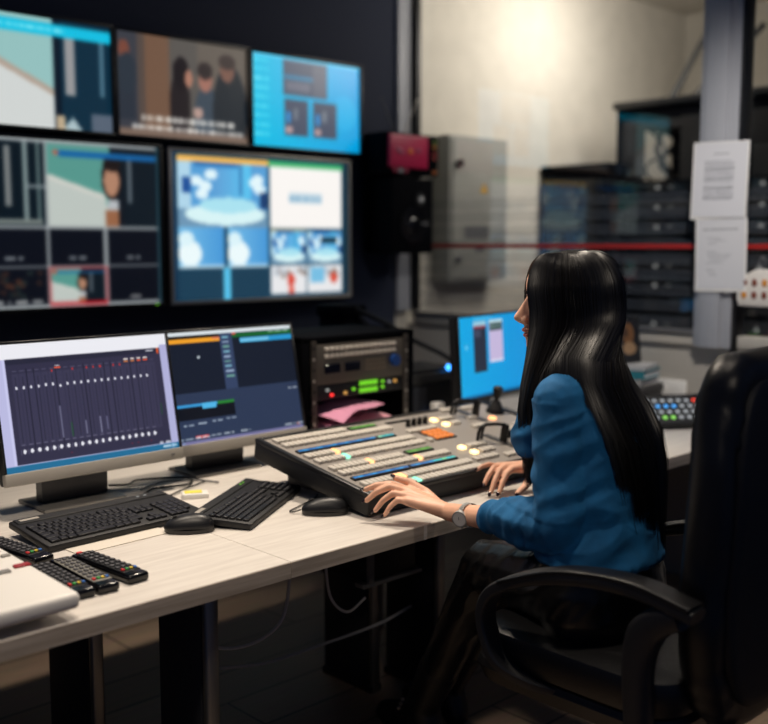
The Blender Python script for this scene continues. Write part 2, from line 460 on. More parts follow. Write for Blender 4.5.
for k, (x0, x1, y) in enumerate([(0.2, 0.5, 0.26), (0.26, 0.62, 0.3), (0.22, 0.4, 0.34), (0.2, 0.42, 0.46), (0.24, 0.75, 0.5), (0.24, 0.7, 0.54), (0.3, 0.6, 0.58), (0.2, 0.55, 0.62), (0.2, 0.36, 0.72), (0.24, 0.4, 0.76), (0.26, 0.42, 0.8)]): p.words(x0, x1, y, 0.013, (120, 120, 128), k + 30)
sheet(0.215, 0.29, p, 'notice_sheet', 'white printed sheet of short lists taped below another on the mullion', (GX - 0.062, 2.088, 1.424), -0.02)
# fabric pouch hanging by the mullion
t = thing('hanging_pouch', 'white patterned pouch hanging on the glass beside the mullion', 'pouch', (GX - 0.04, 1.915, 1.215))
prof = [(-0.09, 0.0), (0.09, 0.0), (0.10, 0.03), (0.095, 0.09), (0.06, 0.13), (0.02, 0.15), (-0.02, 0.15), (-0.06, 0.13), (-0.095, 0.08), (-0.10, 0.03)]
obj('pouch', MB().prism(prof, -0.02, 0.02, RZ(-PI / 2) @ RX(PI / 2), 0.008), mat('pouch_cloth', (214, 208, 200), 0.9, bump=0.2), t)
rr = random.Random(5)
for k in range(8):
    a, b = -0.065 + 0.043 * (k % 4), 0.045 + 0.05 * (k // 4)
    obj('patch', MB().ball((-0.021, -a, b), (0.003, 0.012, 0.016), 10, 8), mat('patch_brown', (120, 60, 44), 0.9) if k % 3 else mat('patch_ochre', (200, 130, 40), 0.9), t)
obj('loop', MB().tube(spline([(0, 0.0, 0.145), (0, -0.012, 0.18), (0, 0, 0.20), (0, 0.012, 0.18), (0, 0, 0.145)], 16), 0.003, 6), GREYP, t)

# ================================================================= WALL MONITORS
def wall_monitor(label, x0, x1, z0, z1, pic, bezel=0.014, bm_=BLACK, strength=SCR, led=False):
    w, h = x1 - x0, z1 - z0
    t = thing('wall_monitor', label, 'monitor', ((x0 + x1) / 2, 3.90, (z0 + z1) / 2), 0, 'monitors on the dark wall')
    obj('housing', MB().box((0, 0.025, 0), (w + 2 * bezel - 0.004, 0.045, h + 2 * bezel - 0.004), 0.006), CASE, t)
    fr = MB()
    fr.box((0, -0.003, h / 2 + bezel / 2), (w + 2 * bezel, 0.02, bezel), 0.003); fr.box((0, -0.003, -h / 2 - bezel / 2), (w + 2 * bezel, 0.02, bezel), 0.003)
    for sx in (-1, 1): fr.box((sx * (w / 2 + bezel / 2), -0.003, 0), (bezel, 0.02, h + 0.004), 0.003)
    obj('bezel', fr, bm_, t)
    picture('screen', pic, w, h, strength, t, T((0, 0.001, 0)))
    obj('wall_bracket', MB().box((0, 0.058, 0), (0.2, 0.028, 0.2)), ALU, t)
    if led: obj('power_light', MB().box((w / 2 - 0.03, -0.014, -h / 2 - bezel / 2), (0.008, 0.004, 0.005)), LED_G, t)
    return t
# first: pale room with dark doorway
p = Pic(110, 72, (148, 192, 190))
p.poly([(0, 0.28), (0.30, 0.42), (0.63, 0.68), (0.63, 1), (0, 1)], (208, 212, 210))
p.poly([(0.25, 0.36), (0.63, 0.64), (0.63, 0.70), (0.25, 0.43)], (176, 160, 146))
p.rect(0.63, 0, 1, 1, (14, 44, 62)); p.rect(0.63, 0, 0.67, 1, (10, 22, 36)); p.rect(0.70, 0.05, 0.76, 0.68, (150, 150, 152)); p.rect(0.93, 0.12, 0.955, 0.66, (80, 118, 138))
p.poly([(0.68, 1), (0.74, 0.88), (0.8, 1)], (170, 190, 195)); p.rect(0.86, 0.84, 1, 1, (88, 100, 116)); p.rect(0.64, 0.88, 0.69, 1, (190, 170, 140))
p.rect(0, 0.045, 1, 0.15, (20, 190, 225)); p.words(0.1, 0.7, 0.085, 0.025, (150, 240, 250), 4)
wall_monitor('wall monitor with a cyan bar over a pale room, topmost row beside the subtitled one', 1.505, 2.177, 1.925, 2.348, p.blur(3))
# second: people and subtitles
p = Pic(110, 72, (84, 72, 66))
p.rect(0, 0, 0.15, 1, (58, 60, 68)); p.rect(0.2, 0, 0.38, 1, (112, 84, 66)); p.rect(0.38, 0, 0.6, 1, (88, 84, 80)); p.rect(0.60, 0, 1, 0.5, (100, 92, 84))
p.ell(0.05, 0.17, 0.04, 0.09, (120, 70, 56)); p.rect(0.0, 0.28, 0.13, 0.85, (44, 50, 60)); p.ell(0.07, 0.4, 0.07, 0.2, (44, 52, 62))
p.ell(0.46, 0.66, 0.08, 0.34, (34, 28, 30)); p.ell(0.47, 0.34, 0.065, 0.17, (24, 18, 22)); p.ell(0.53, 0.38, 0.03, 0.09, (170, 120, 100))
p.ell(0.67, 0.78, 0.10, 0.36, (60, 72, 84)); p.ell(0.66, 0.36, 0.055, 0.14, (160, 110, 96)); p.ell(0.66, 0.28, 0.06, 0.09, (48, 40, 40))
p.ell(0.86, 0.68, 0.14, 0.5, (34, 40, 46)); p.ell(0.84, 0.24, 0.06, 0.13, (120, 86, 74)); p.ell(0.84, 0.16, 0.07, 0.08, (60, 50, 48))
p.ell(0.6, 0.72, 0.04, 0.06, (180, 150, 140)); p.rect(0, 0.93, 1, 1, (120, 100, 88))
p.words(0.17, 0.9, 0.795, 0.05, (235, 232, 225), 8); p.words(0.10, 0.97, 0.885, 0.05, (240, 236, 230), 9)
wall_monitor('wall monitor showing people indoors above two lines of white subtitles', 2.207, 2.868, 1.925, 2.348, p.blur(3))
# third: cyan desktop
p = Pic(110, 72, (26, 178, 224)); p.grad(0, 0, 1, 1, (0, 190, 228), (4, 160, 222)); p.ell(0.85, 0.55, 0.12, 0.2, (20, 176, 230)); p.rect(0, 0, 1, 0.03, (90, 200, 235))
for k in range(9): p.words(0.02, 0.15, 0.05 + k * 0.1, 0.035, (110, 225, 245), k)
p.rect(0.27, 0.03, 0.68, 0.42, (74, 84, 104)); p.rect(0.28, 0.2, 0.55, 0.23, (50, 130, 170)); p.rect(0.55, 0.05, 0.67, 0.40, (90, 96, 112)); p.rect(0.3, 0.27, 0.52, 0.36, (104, 108, 124))
for x in (0.28, 0.55):
    p.rect(x, 0.46, x + 0.22, 0.86, (70, 78, 98)); p.rect(x + 0.02, 0.6, x + 0.06, 0.72, (40, 140, 210)); p.rect(x + 0.01, 0.76, x + 0.07, 0.84, (190, 160, 160)); p.rect(x + 0.09, 0.55, x + 0.12, 0.68, (120, 130, 140))
wall_monitor('wall monitor with a bright cyan desktop and grey windows, end of the upper row', 2.900, 3.572, 1.925, 2.348, p.blur(3))
# fourth: multiview
def room_cell(p, x0, y0, x1, y1):
    X = lambda f: x0 + f * (x1 - x0); Y = lambda f: y0 + f * (y1 - y0)
    p.rect(x0, y0, x1, y1, (14, 24, 32)); p.rect(x0, y0, X(0.55), y1, (86, 150, 140))
    p.poly([(x0, Y(0.38)), (X(0.5), Y(0.62)), (X(0.55), y1), (x0, y1)], (188, 196, 190)); p.poly([(x0, Y(0.36)), (X(0.5), Y(0.6)), (X(0.5), Y(0.66)), (x0, Y(0.42))], (206, 206, 198))
    p.ell(X(0.56), Y(0.40), 0.09 * (x1 - x0), 0.26 * (y1 - y0), (28, 20, 20)); p.ell(X(0.56), Y(0.42), 0.07 * (x1 - x0), 0.2 * (y1 - y0), (176, 130, 104)); p.ell(X(0.57), Y(0.2), 0.08 * (x1 - x0), 0.1 * (y1 - y0), (30, 22, 20))
    p.rect(X(0.52), Y(0.66), X(0.64), Y(0.82), (180, 184, 188)); p.rect(X(0.5), Y(0.8), X(0.62), y1, (150, 100, 70)); p.rect(X(0.62), Y(0.62), X(0.68), y1, (16, 22, 30))
    p.rect(X(0.7), Y(0.1), X(0.74), Y(0.7), (90, 100, 108)); p.rect(X(0.1), Y(0.08), X(0.98), Y(0.15), (20, 96, 160)); p.ell(X(0.08), Y(0.1), 0.012, 0.012, (200, 80, 60))
p = Pic(170, 108, (10, 13, 22))
room_cell(p, 0.52, 0.02, 1.0, 0.51)
p.rect(0.03, 0.02, 0.51, 0.51, (10, 22, 30)); p.rect(0.36, 0.05, 0.385, 0.4, (120, 124, 124)); p.rect(0.43, 0.02, 0.445, 0.5, (130, 146, 146)); p.rect(0.485, 0.02, 0.495, 0.5, (100, 120, 120)); p.rect(0.44, 0.27, 0.51, 0.285, (120, 130, 134)); p.rect(0.2, 0.47, 0.5, 0.5, (120, 128, 124))
room_cell(p, 0.52, 0.765, 0.755, 0.985)
for k in range(30):
    p.ell(0.27 + random.random() * 0.22, 0.78 + random.random() * 0.15, 0.012, 0.015, random.choice([(70, 44, 34), (30, 40, 40), (50, 34, 30)]))
p.words(0.28, 0.50, 0.95, 0.025, (190, 192, 190), 2)
g = (150, 156, 158)
for y in (0.0, 0.512, 0.748, 0.985): p.rect(0.02, y, 1, y + 0.014, g)
for x in (0.262, 0.512, 0.75): p.rect(x, 0.512 if x != 0.512 else 0, x + 0.012, 1, g)
p.rect(0.99, 0, 1, 1, (36, 60, 70))
for x in (0.35, 0.6, 0.85): p.words(x, x + 0.07, 0.69, 0.025, (140, 146, 150), int(x * 100))
p.words(0.86, 0.91, 0.94, 0.025, (150, 150, 150), 5)
rd = (196, 50, 56)
p.rect(0.515, 0.755, 0.76, 0.768, rd); p.rect(0.515, 0.972, 0.76, 0.992, rd); p.rect(0.515, 0.755, 0.522, 0.99, rd); p.rect(0.753, 0.755, 0.76, 0.99, rd); p.rect(0.66, 0.97, 0.76, 0.99, (190, 10, 20))
wall_monitor('large wall monitor split into dark cells with one red-bordered cell', 1.325, 2.392, 1.212, 1.878, p.blur(3), led=True)
# fifth: bright multiview
p = Pic(160, 104, (20, 60, 84))
def pool(x0, y0, x1, y1):
    X = lambda f: x0 + f * (x1 - x0); Y = lambda f: y0 + f * (y1 - y0)
    p.rect(x0, y0, x1, y1, (86, 158, 214)); p.grad(X(0.4), y0, X(0.8), Y(0.55), (96, 160, 214), (90, 196, 240)); p.rect(x0, y0, X(0.15), y1, (176, 214, 234)); p.rect(X(0.18), y0, X(0.66), Y(0.08), (40, 110, 180))
    for a, b in ((0.2, 0.3), (0.3, 0.38), (0.36, 0.2), (0.26, 0.5), (0.88, 0.25), (0.9, 0.4), (0.85, 0.3)): p.ell(X(a), Y(b), 0.07 * (x1 - x0), 0.08 * (y1 - y0), (226, 246, 252))
    p.rect(X(0.06), Y(0.25), X(0.15), Y(0.48), (30, 80, 150)); p.rect(X(0.9), Y(0.45), x1, Y(0.7), (26, 60, 110)); p.rect(X(0.67), Y(0.02), X(0.7), Y(0.5), (50, 110, 170))
    p.rect(x0, Y(0.72), x1, y1, (110, 150, 180)); p.ell(X(0.52), Y(0.80), 0.44 * (x1 - x0), 0.17 * (y1 - y0), (216, 244, 246)); p.ell(X(0.55), Y(0.66), 0.32 * (x1 - x0), 0.12 * (y1 - y0), (170, 226, 240))
pool(0.03, 0.05, 0.515, 0.5)
p.rect(0.03, 0.02, 0.52, 0.06, (252, 188, 84)); p.rect(0.52, 0.02, 0.97, 0.06, (60, 180, 110))
p.rect(0.525, 0.06, 0.965, 0.5, (250, 246, 242)); p.rect(0.64, 0.24, 0.84, 0.32, (196, 216, 228)); p.words(0.64, 0.84, 0.265, 0.03, (120, 170, 200), 3)
for x0, x1 in ((0.03, 0.27), (0.285, 0.515)):
    p.grad(x0, 0.5, x1, 0.78, (120, 190, 232), (70, 150, 214)); p.ell(x0 + 0.06, 0.68, 0.06, 0.09, (236, 250, 252)); p.ell(x0 + 0.04, 0.58, 0.04, 0.05, (220, 244, 250)); p.rect(x0, 0.755, x1, 0.78, (200, 230, 244))
p.rect(0.03, 0.78, 0.515, 0.99, (28, 62, 84)); p.rect(0.265, 0.78, 0.30, 1.0, (90, 196, 236))
pool(0.525, 0.52, 0.735, 0.755); pool(0.745, 0.52, 0.965, 0.755); p.rect(0.83, 0.57, 0.93, 0.61, (20, 40, 50)); p.rect(0.525, 0.505, 0.74, 0.52, (240, 196, 120))
for x0, x1 in ((0.525, 0.735), (0.745, 0.965)):
    p.rect(x0, 0.765, x1, 0.985, (232, 232, 234))
    for k in range(14): p.ell(x0 + random.random() * (x1 - x0 - 0.02) + 0.01, 0.79 + random.random() * 0.06, 0.015, 0.02, random.choice([(180, 190, 200), (150, 130, 120), (210, 214, 220)]))
p.ell(0.645, 0.88, 0.022, 0.05, (216, 76, 60)); p.rect(0.63, 0.93, 0.66, 0.985, (226, 90, 70)); p.rect(0.76, 0.79, 0.85, 0.9, (120, 190, 226)); p.ell(0.91, 0.87, 0.025, 0.04, (216, 80, 60))
p.rect(0.967, 0, 1, 1, (20, 50, 66)); p.rect(0, 0, 0.03, 1, (20, 50, 74))
wall_monitor('large bright wall monitor in a thin silver frame with blue and white cells', 2.452, 3.488, 1.212, 1.870, p.blur(3), 0.016, SILVER)

# ---- novelty television and loudspeaker in the corner of the wall
t = thing('novelty_television', 'small retro television with crimson screen and rabbit-ear antennas on the corner speaker', 'television', (3.805, 3.80, 1.82))
obj('case', MB().box((0, 0.03, 0.105), (0.395, 0.17, 0.21), 0.012), MATTE, t)
s_ = obj('screen', MB().box((-0.04, -0.06, 0.115), (0.285, 0.02, 0.168), 0.03, 5), CRIMSON, t)
obj('emblem', MB().ball((-0.035, -0.072, 0.115), (0.017, 0.004, 0.017), 12, 8), mat('emblem_orange', (205, 100, 30), 0.6), s_)
obj('emblem', MB().ball((-0.11, -0.072, 0.115), (0.03, 0.004, 0.014), 10, 8, RY(0.5)), mat('emblem_mauve', (150, 70, 100), 0.6), s_)
obj('emblem', MB().ball((0.025, -0.072, 0.122), (0.016, 0.004, 0.012), 10, 8), mat('emblem_mauve', (150, 70, 100), 0.6), s_)
for k, c in enumerate([(150, 40, 70), (170, 170, 175), (150, 40, 70)]):
    obj('knob', MB().cyl((-0.14 + 0.04 * k, -0.055, 0.018), (-0.14 + 0.04 * k, -0.072, 0.018), 0.011, seg=14), mat('knob_%d' % k, c, 0.5), t)
for k, c in enumerate([(90, 120, 40), (170, 120, 40), (150, 36, 36), (150, 36, 36), (190, 100, 30)]):
    zz = [0.175, 0.15, 0.115, 0.09, 0.018][k]
    obj('button', MB().box((0.155, -0.06, zz), (0.026, 0.014, 0.016), 0.003), mat('tv_button_%d' % k, c, 0.5), t)
obj('antenna', MB().tube([(-0.02, 0.05, 0.2), (-0.125, 0.05, 0.385)], [0.004, 0.003], 8).ball((-0.125, 0.05, 0.385), 0.007, 10, 8), GREYP, t)
obj('antenna', MB().tube([(0.03, 0.05, 0.2), (0.135, 0.05, 0.40)], [0.004, 0.003], 8).ball((0.135, 0.05, 0.40), 0.007, 10, 8), SILVER, t)
t = thing('wall_mounted_loudspeaker', 'black loudspeaker mounted in the corner under the small crimson television', 'speaker', (3.79, 3.80, 1.43))
obj('cabinet', MB().box((0, 0.03, 0.18), (0.31, 0.20, 0.388), 0.012), MATTE, t)
obj('woofer', MB().cyl((-0.0, -0.065, 0.13), (-0.0, -0.078, 0.13), 0.10, seg=32).ball((0, -0.07, 0.13), (0.05, 0.02, 0.05)), BLACKG, t)
w_ = obj('tweeter', MB().cyl((0.05, -0.066, 0.265), (0.05, -0.078, 0.265), 0.035, seg=24), BLACK, t)
obj('tweeter_ring', MB().cyl((0.05, -0.078, 0.265), (0.05, -0.084, 0.265), 0.013, seg=20), DIALW, w_)
obj('badge', MB().box((0.085, -0.075, 0.14), (0.05, 0.008, 0.014), 0.002, 2, T((0.0, 0, 0))), GREYP, t)
obj('wall_bracket', MB().box((0, 0.152, 0.18), (0.1, 0.042, 0.12)), GREYP, t)
# ================================================================= DESKS
DZ = 0.74
def leg_mesh(h, d):
    return MB().box((0, 0, h / 2), (0.026, d, h), 0.003)
def desk(label, x0, x1, y0, y1, legs, strips=(), bump=0):
    t = thing('desk', label, 'desk', ((x0 + x1) / 2, (y0 + y1) / 2, 0))
    cx, cy = t.location.x, t.location.y
    obj('tabletop', MB().box((0, 0, DZ - 0.0195), (x1 - x0 - 0.0015, y1 - y0 - 0.0015, 0.039), 0.0012, 1), DESKM, t)
    obj('edge_band', MB().box((0, -(y1 - y0) / 2 - 0.0002, DZ - 0.0205), (x1 - x0 - 0.0015, 0.002, 0.037)), DESKE, t)
    for s in strips: obj('edge_strip', MB().box((s - cx, -(y1 - y0) / 2 - 0.0012, DZ - 0.0205), (0.012, 0.002, 0.0375)), DESKM, t)
    for (lx, ly, d) in legs:
        l = obj('leg', MB().box((0, 0.013, 0.35), (0.03, d - 0.026, 0.70), 0.002), mat('leg_panel', (26, 28, 34), 0.6), t, (lx - cx, ly - cy, 0))
        obj('leg_profile', MB().box((0, -d / 2 + 0.006, 0.35), (0.034, 0.024, 0.70), 0.008, 3), ALU, l)
        obj('foot', MB().box((0, 0, 0.012), (0.05, d + 0.004, 0.024), 0.004), BLACK, l)
    return t
desk('pale wood-grain desk carrying the twin monitors and the remotes', 0.10, 1.422, 1.79, 2.60, [(1.235, 1.94, 0.20), (1.212, 2.455, 0.25), (0.2, 1.94, 0.2), (0.2, 2.45, 0.24)])
desk('pale wood-grain desk beneath the left end of the mixing console', 1.422, 2.244, 1.79, 2.60, [(2.2, 2.45, 0.24)], [1.868])
desk('pale wood-grain desk running under the window with the lit keypad', 2.244, 3.995, 1.79, 2.60, [(2.35, 2.3, 0.24), (3.85, 1.94, 0.2), (3.85, 2.45, 0.24)])
desk('narrow rear desk carrying the equipment rack along the dark wall', 0.10, 3.995, 2.60, 3.06, [(2.6, 2.85, 0.24), (0.2, 2.85, 0.24), (3.85, 2.85, 0.24)])

# ================================================================= DESK MONITORS
def desk_monitor(label, loc, rotz, w, h, pic, chin, bz, tilt, frame_m, chin_m, stand=True, lift=0.10):
    """loc: desk point under the panel; panel bottom at lift above the desk"""
    t = thing('computer_monitor', label, 'monitor', loc, rotz)
    Mt = T((0, 0, lift)) @ RX(-tilt)
    obj('housing', MB().box((0, 0.022, (h + chin + bz) / 2), (w + 2 * bz, 0.03, h + chin + bz - 0.004), 0.008, 2, Mt).box((0, 0.045, (h + chin) * 0.5), (w * 0.55, 0.03, h * 0.6), 0.012, 2, Mt), CASE, t)
    fr = MB().box((0, 0, chin + h + bz / 2), (w + 2 * bz, 0.022, bz), 0.002, 1, Mt)
    for sx in (-1, 1): fr.box((sx * (w / 2 + bz / 2), 0, chin + h / 2), (bz, 0.022, h + 0.002), 0.002, 1, Mt)
    obj('bezel', fr, frame_m, t)
    c = obj('chin', MB().box((0, -0.001, chin / 2), (w + 2 * bz, 0.024, chin), 0.003, 2, Mt), chin_m, t)
    obj('power_button', MB().box((w / 2 - 0.03, -0.014, chin * 0.5), (0.012, 0.003, 0.005), 0.001, 1, Mt), GREYP, c)
    picture('screen', pic, w, h, SCR, t, Mt @ T((0, -0.004, chin + h / 2)))
    if stand:
        obj('neck', MB().prism([(-0.10, -0.018), (0.10, -0.018), (0.10, 0.018), (-0.10, 0.018)], 0.012, lift + 0.12, T((-0.045, 0.075, 0)), 0.004), mat('stand_dark', (52, 53, 57), 0.35, 0.3), t)
        obj('foot', MB().box((-0.045, 0.075, 0.006), (0.25, 0.17, 0.011), 0.005), mat('foot_grey', (128, 126, 122), 0.35, 0.3), t)
    return t
# audio mixer application
p = Pic(260, 162, (200, 200, 236))
p.rect(0, 0, 1, 0.115, (236, 236, 242)); p.rect(0, 0.115, 0.045, 0.955, (186, 186, 224)); p.rect(0.955, 0.09, 1, 0.955, (176, 176, 216))
p.rect(0.06, 0.115, 0.955, 0.945, (50, 48, 70)); p.rect(0.06, 0.115, 0.955, 0.16, (40, 40, 58)); p.words(0.865, 0.91, 0.13, 0.015, (200, 200, 210), 2); p.rect(0.935, 0.12, 0.945, 0.165, (230, 90, 40))
n = 21
for k in range(n):
    x = 0.105 + k * 0.0395
    p.rect(x - 0.017, 0.235, x + 0.018, 0.80, (58, 56, 80)); p.rect(x - 0.018, 0.2, x - 0.0165, 0.87, (28, 28, 42)); p.rect(x - 0.012, 0.21, x + 0.012, 0.217, (86, 84, 110))
    p.rect(x - 0.001, 0.26, x + 0.002, 0.78, (38, 37, 54))
    y = 0.335 + (0.012 if k == 6 else (-0.008 if k in (4, 5) else 0)) 
    if k < 20: p.ell(x, y + 0.012, 0.0062, 0.014, (226, 226, 236)); p.rect(x - 0.01, 0.79, x + 0.012, 0.795, (110, 108, 130)); p.ell(x + 0.003, 0.845, 0.0095, 0.017, (232, 232, 240)); p.rect(x - 0.016, 0.825, x - 0.012, 0.87, (90, 88, 112))
    if k in (5, 8, 10, 11, 12, 14, 15): p.rect(x - 0.004, 0.225, x + 0.004, 0.238, (206, 50, 50))
    if k >= 16 and k < 20: p.rect(x - 0.012, 0.188, x + 0.012, 0.198, (236, 226, 220)); p.rect(x - 0.012, 0.203, x + 0.012, 0.216, (240, 80, 40) if k > 17 else (206, 120, 60))
p.rect(0.325, 0.19, 0.35, 0.2, (240, 230, 230)); p.rect(0.32, 0.206, 0.355, 0.218, (236, 90, 60))
p.rect(0.32, 0.52, 0.328, 0.78, (104, 104, 130)); p.rect(0.372, 0.66, 0.382, 0.78, (44, 84, 60)); p.rect(0.455, 0.66, 0.462, 0.77, (110, 110, 136)); p.rect(0.54, 0.64, 0.547, 0.78, (120, 120, 146)); p.rect(0.578, 0.65, 0.585, 0.76, (96, 96, 124)); p.rect(0.915, 0.6, 0.925, 0.7, (40, 70, 56))
for k in (6, 15, 16, 18): p.rect(0.105 + k * 0.0395 + 0.01, 0.90, 0.105 + k * 0.0395 + 0.018, 0.91, (170, 40, 50))
p.words(0.88, 0.955, 0.925, 0.02, (226, 230, 240), 4)
p.rect(0, 0.948, 1, 1, (34, 108, 148)); p.words(0.9, 0.99, 0.962, 0.02, (190, 214, 230), 6); p.rect(0.955, 0.955, 0.975, 0.985, (150, 190, 220))
desk_monitor('silver-chinned computer monitor showing a row of white audio faders', (1.370, 2.585, DZ), 0.0, 0.530, 0.344, p.blur(1), 0.034, 0.008, 0.20, BLACK, SILVER, True, 0.088)
# switcher software
p = Pic(240, 150, (44, 56, 82))
p.rect(0, 0, 1, 0.035, (214, 222, 226)); p.words(0.02, 0.2, 0.035, 0.012, (120, 90, 60), 2)
p.rect(0, 0.035, 0.455, 0.10, (30, 26, 22)); p.rect(0.01, 0.06, 0.455, 0.098, (240, 160, 40)); p.rect(0.40, 0.06, 0.455, 0.08, (230, 130, 90)); p.rect(0, 0.10, 0.46, 0.545, (20, 27, 42)); p.ell(0.29, 0.235, 0.009, 0.014, (190, 200, 206))
p.rect(0.455, 0.035, 0.54, 0.545, (52, 66, 98))
for k in range(9): p.rect(0.472, 0.06 + k * 0.045, 0.515 if k < 7 else 0.53, 0.078 + k * 0.045, [(120, 170, 190), (150, 170, 196), (110, 160, 150)][k % 3])
p.rect(0.545, 0.037, 1, 0.08, (22, 96, 44)); p.words(0.82, 0.98, 0.042, 0.012, (150, 190, 160), 5); p.rect(0.545, 0.035, 0.575, 0.055, (200, 80, 70)); p.rect(0.60, 0.09, 1, 0.135, (40, 150, 206)); p.rect(0.605, 0.095, 0.82, 0.13, (110, 190, 226)); p.rect(0.545, 0.08, 0.60, 0.135, (20, 27, 42)); p.rect(0.545, 0.135, 1, 0.545, (20, 27, 42))
p.rect(0.01, 0.66, 0.5, 0.79, (14, 17, 26)); p.rect(0.0, 0.648, 0.06, 0.69, (240, 166, 44)); p.rect(0.06, 0.645, 0.38, 0.675, (56, 150, 210)); p.rect(0.27, 0.65, 0.37, 0.70, (80, 180, 230)); p.rect(0.38, 0.645, 0.5, 0.675, (40, 130, 50)); p.rect(0.02, 0.635, 0.05, 0.66, (70, 180, 220))
for k in range(5): p.words(0.03 + k * 0.1, 0.10 + k * 0.1, 0.83 - 0.006 * k, 0.014, (176, 190, 206), k)
p.words(0.92, 0.99, 0.60, 0.014, (200, 208, 216), 4); p.rect(0.2, 0.935, 0.29, 0.96, (206, 50, 56)); p.words(0.21, 0.28, 0.94, 0.012, (250, 220, 220), 3)
for k, x in enumerate((0.31, 0.40, 0.52)): p.words(x, x + 0.07, 0.938, 0.016, (190, 200, 210), k + 4)
p.rect(0, 0.972, 1, 1, (120, 118, 160)); p.words(0.02, 0.3, 0.95, 0.012, (190, 206, 220), 9); p.words(0.02, 0.12, 0.978, 0.014, (150, 200, 220), 1); p.rect(0.955, 0.945, 0.975, 0.965, (206, 90, 80)); p.words(0.86, 1, 0.945, 0.014, (190, 200, 210), 2)
desk_monitor('silver-chinned computer monitor with dark video panes beside the equipment rack', (1.900, 2.650, DZ), 0.0, 0.535, 0.350, p.blur(1), 0.034, 0.008, 0.20, BLACK, SILVER, True, 0.075)
# far monitor, cyan desktop
p = Pic(160, 100, (14, 160, 222)); p.grad(0, 0, 1, 1, (10, 166, 226), (24, 146, 216))
p.rect(0.20, 0.06, 0.38, 0.70, (36, 44, 62)); p.rect(0.20, 0.06, 0.38, 0.12, (150, 200, 220)); p.rect(0.20, 0.12, 0.38, 0.15, (150, 60, 80)); p.rect(0.21, 0.17, 0.3, 0.26, (64, 70, 92))
p.rect(0.42, 0.06, 0.62, 0.60, (196, 182, 218)); p.rect(0.42, 0.06, 0.62, 0.10, (190, 220, 230)); p.rect(0.43, 0.10, 0.61, 0.2, (60, 80, 84)); p.words(0.44, 0.6, 0.13, 0.03, (120, 150, 140), 3); p.rect(0.43, 0.57, 0.62, 0.6, (220, 220, 240))
p.words(0.22, 0.45, 0.02, 0.02, (130, 210, 240), 3); p.ell(0.1, 0.37, 0.012, 0.03, (120, 210, 240)); p.rect(0, 0.97, 1, 1, (16, 110, 170))
desk_monitor('thin black computer monitor with a plain cyan desktop facing the woman', (3.145, 2.62, DZ), 0.157, 0.53, 0.315, p.blur(1), 0.012, 0.008, 0.06, BLACK, BLACK, True, 0.118)

# ================================================================= KEYBOARDS
def keyboard(label, loc, rotz, w, d, tilt, green):
    t = thing('keyboard', label, 'keyboard', loc, rotz)
    M = RX(tilt)
    obj('case', MB().box((0, 0, 0.011), (w, d, 0.018), 0.005, 2, M).box((0, d * 0.40, 0.020), (w * 0.96, d * 0.16, 0.006), 0.002, 1, M), CASE, t)
    for sx in (-1, 1): obj('foot', MB().box((sx * w * 0.4, d * 0.42, 0.0), (0.03, 0.012, 0.018), 0.002, 1, T((0, 0, 0.0095 - (loc[2] - DZ)))), BLACK, t)
    kd = 0.64 * d; ux = (w - 0.026) / 22.5; uy = kd / 6.0
    cache = {}
    def key(cx, row, wu):
        y = -d / 2 + 0.012 + (row + 0.5) * uy
        k = round(wu, 2)
        if k not in cache:
            m = MB().box((0, 0, 0), (wu * ux - 0.0022, uy - 0.0026, 0.007), 0.0016, 1)
            o = obj('key', m, KEY, t); cache[k] = o
        else:
            o = cache[k].copy(); C.objects.link(o); o.parent = t
        o.location = M @ V((-w / 2 + 0.013 + cx * ux, y, 0.0225)); o.rotation_euler = (tilt, 0, 0)
    rows = [[1.4, 1.1, 1.3, 5.6, 1.3, 1.1, 1.4], [2.1] + [1] * 10 + [2.1], [1.6] + [1] * 11 + [1.6], [1.4] + [1] * 12 + [0.8], [1] * 13 + [1.2], [1, -0.6] + [1] * 4 + [-0.3] + [1] * 4 + [-0.3] + [1] * 4]
    for r, ks in enumerate(rows):
        x = 0
        for wu in ks:
            if wu > 0: key(x + wu / 2, r, wu)
            x += abs(wu)
    for r in (0, 2, 3, 4)[0:4]:
        for k in range(3):
            if r == 0 or r in (3, 4): key(14.9 + k, r, 1)
    key(15.9, 1, 1)
    for r in range(5):
        for k in range(4):
            if r == 0 and k == 3: continue
            key(18.5 + k, r, 1)
    for k in range(2): obj('indicator', MB().box((w * 0.30 + k * 0.022, d * 0.41, 0.0235), (0.008, 0.004, 0.002), 0, 1, M), LED_G if green else LED_W, t)
    obj('label', MB().box((-w * 0.40, d * 0.40, 0.0235), (0.05, 0.012, 0.001), 0, 1, M), SILVER, t)
    return t
keyboard('full-size black keyboard in front of the audio-fader monitor', (1.268, 2.345, DZ + 0.009), 0.04, 0.452, 0.205, 0.10, False)
keyboard('black keyboard set at an angle between a mouse and the mixing console', (1.637, 2.250, DZ + 0.005), 0.585, 0.43, 0.175, 0.07, True)
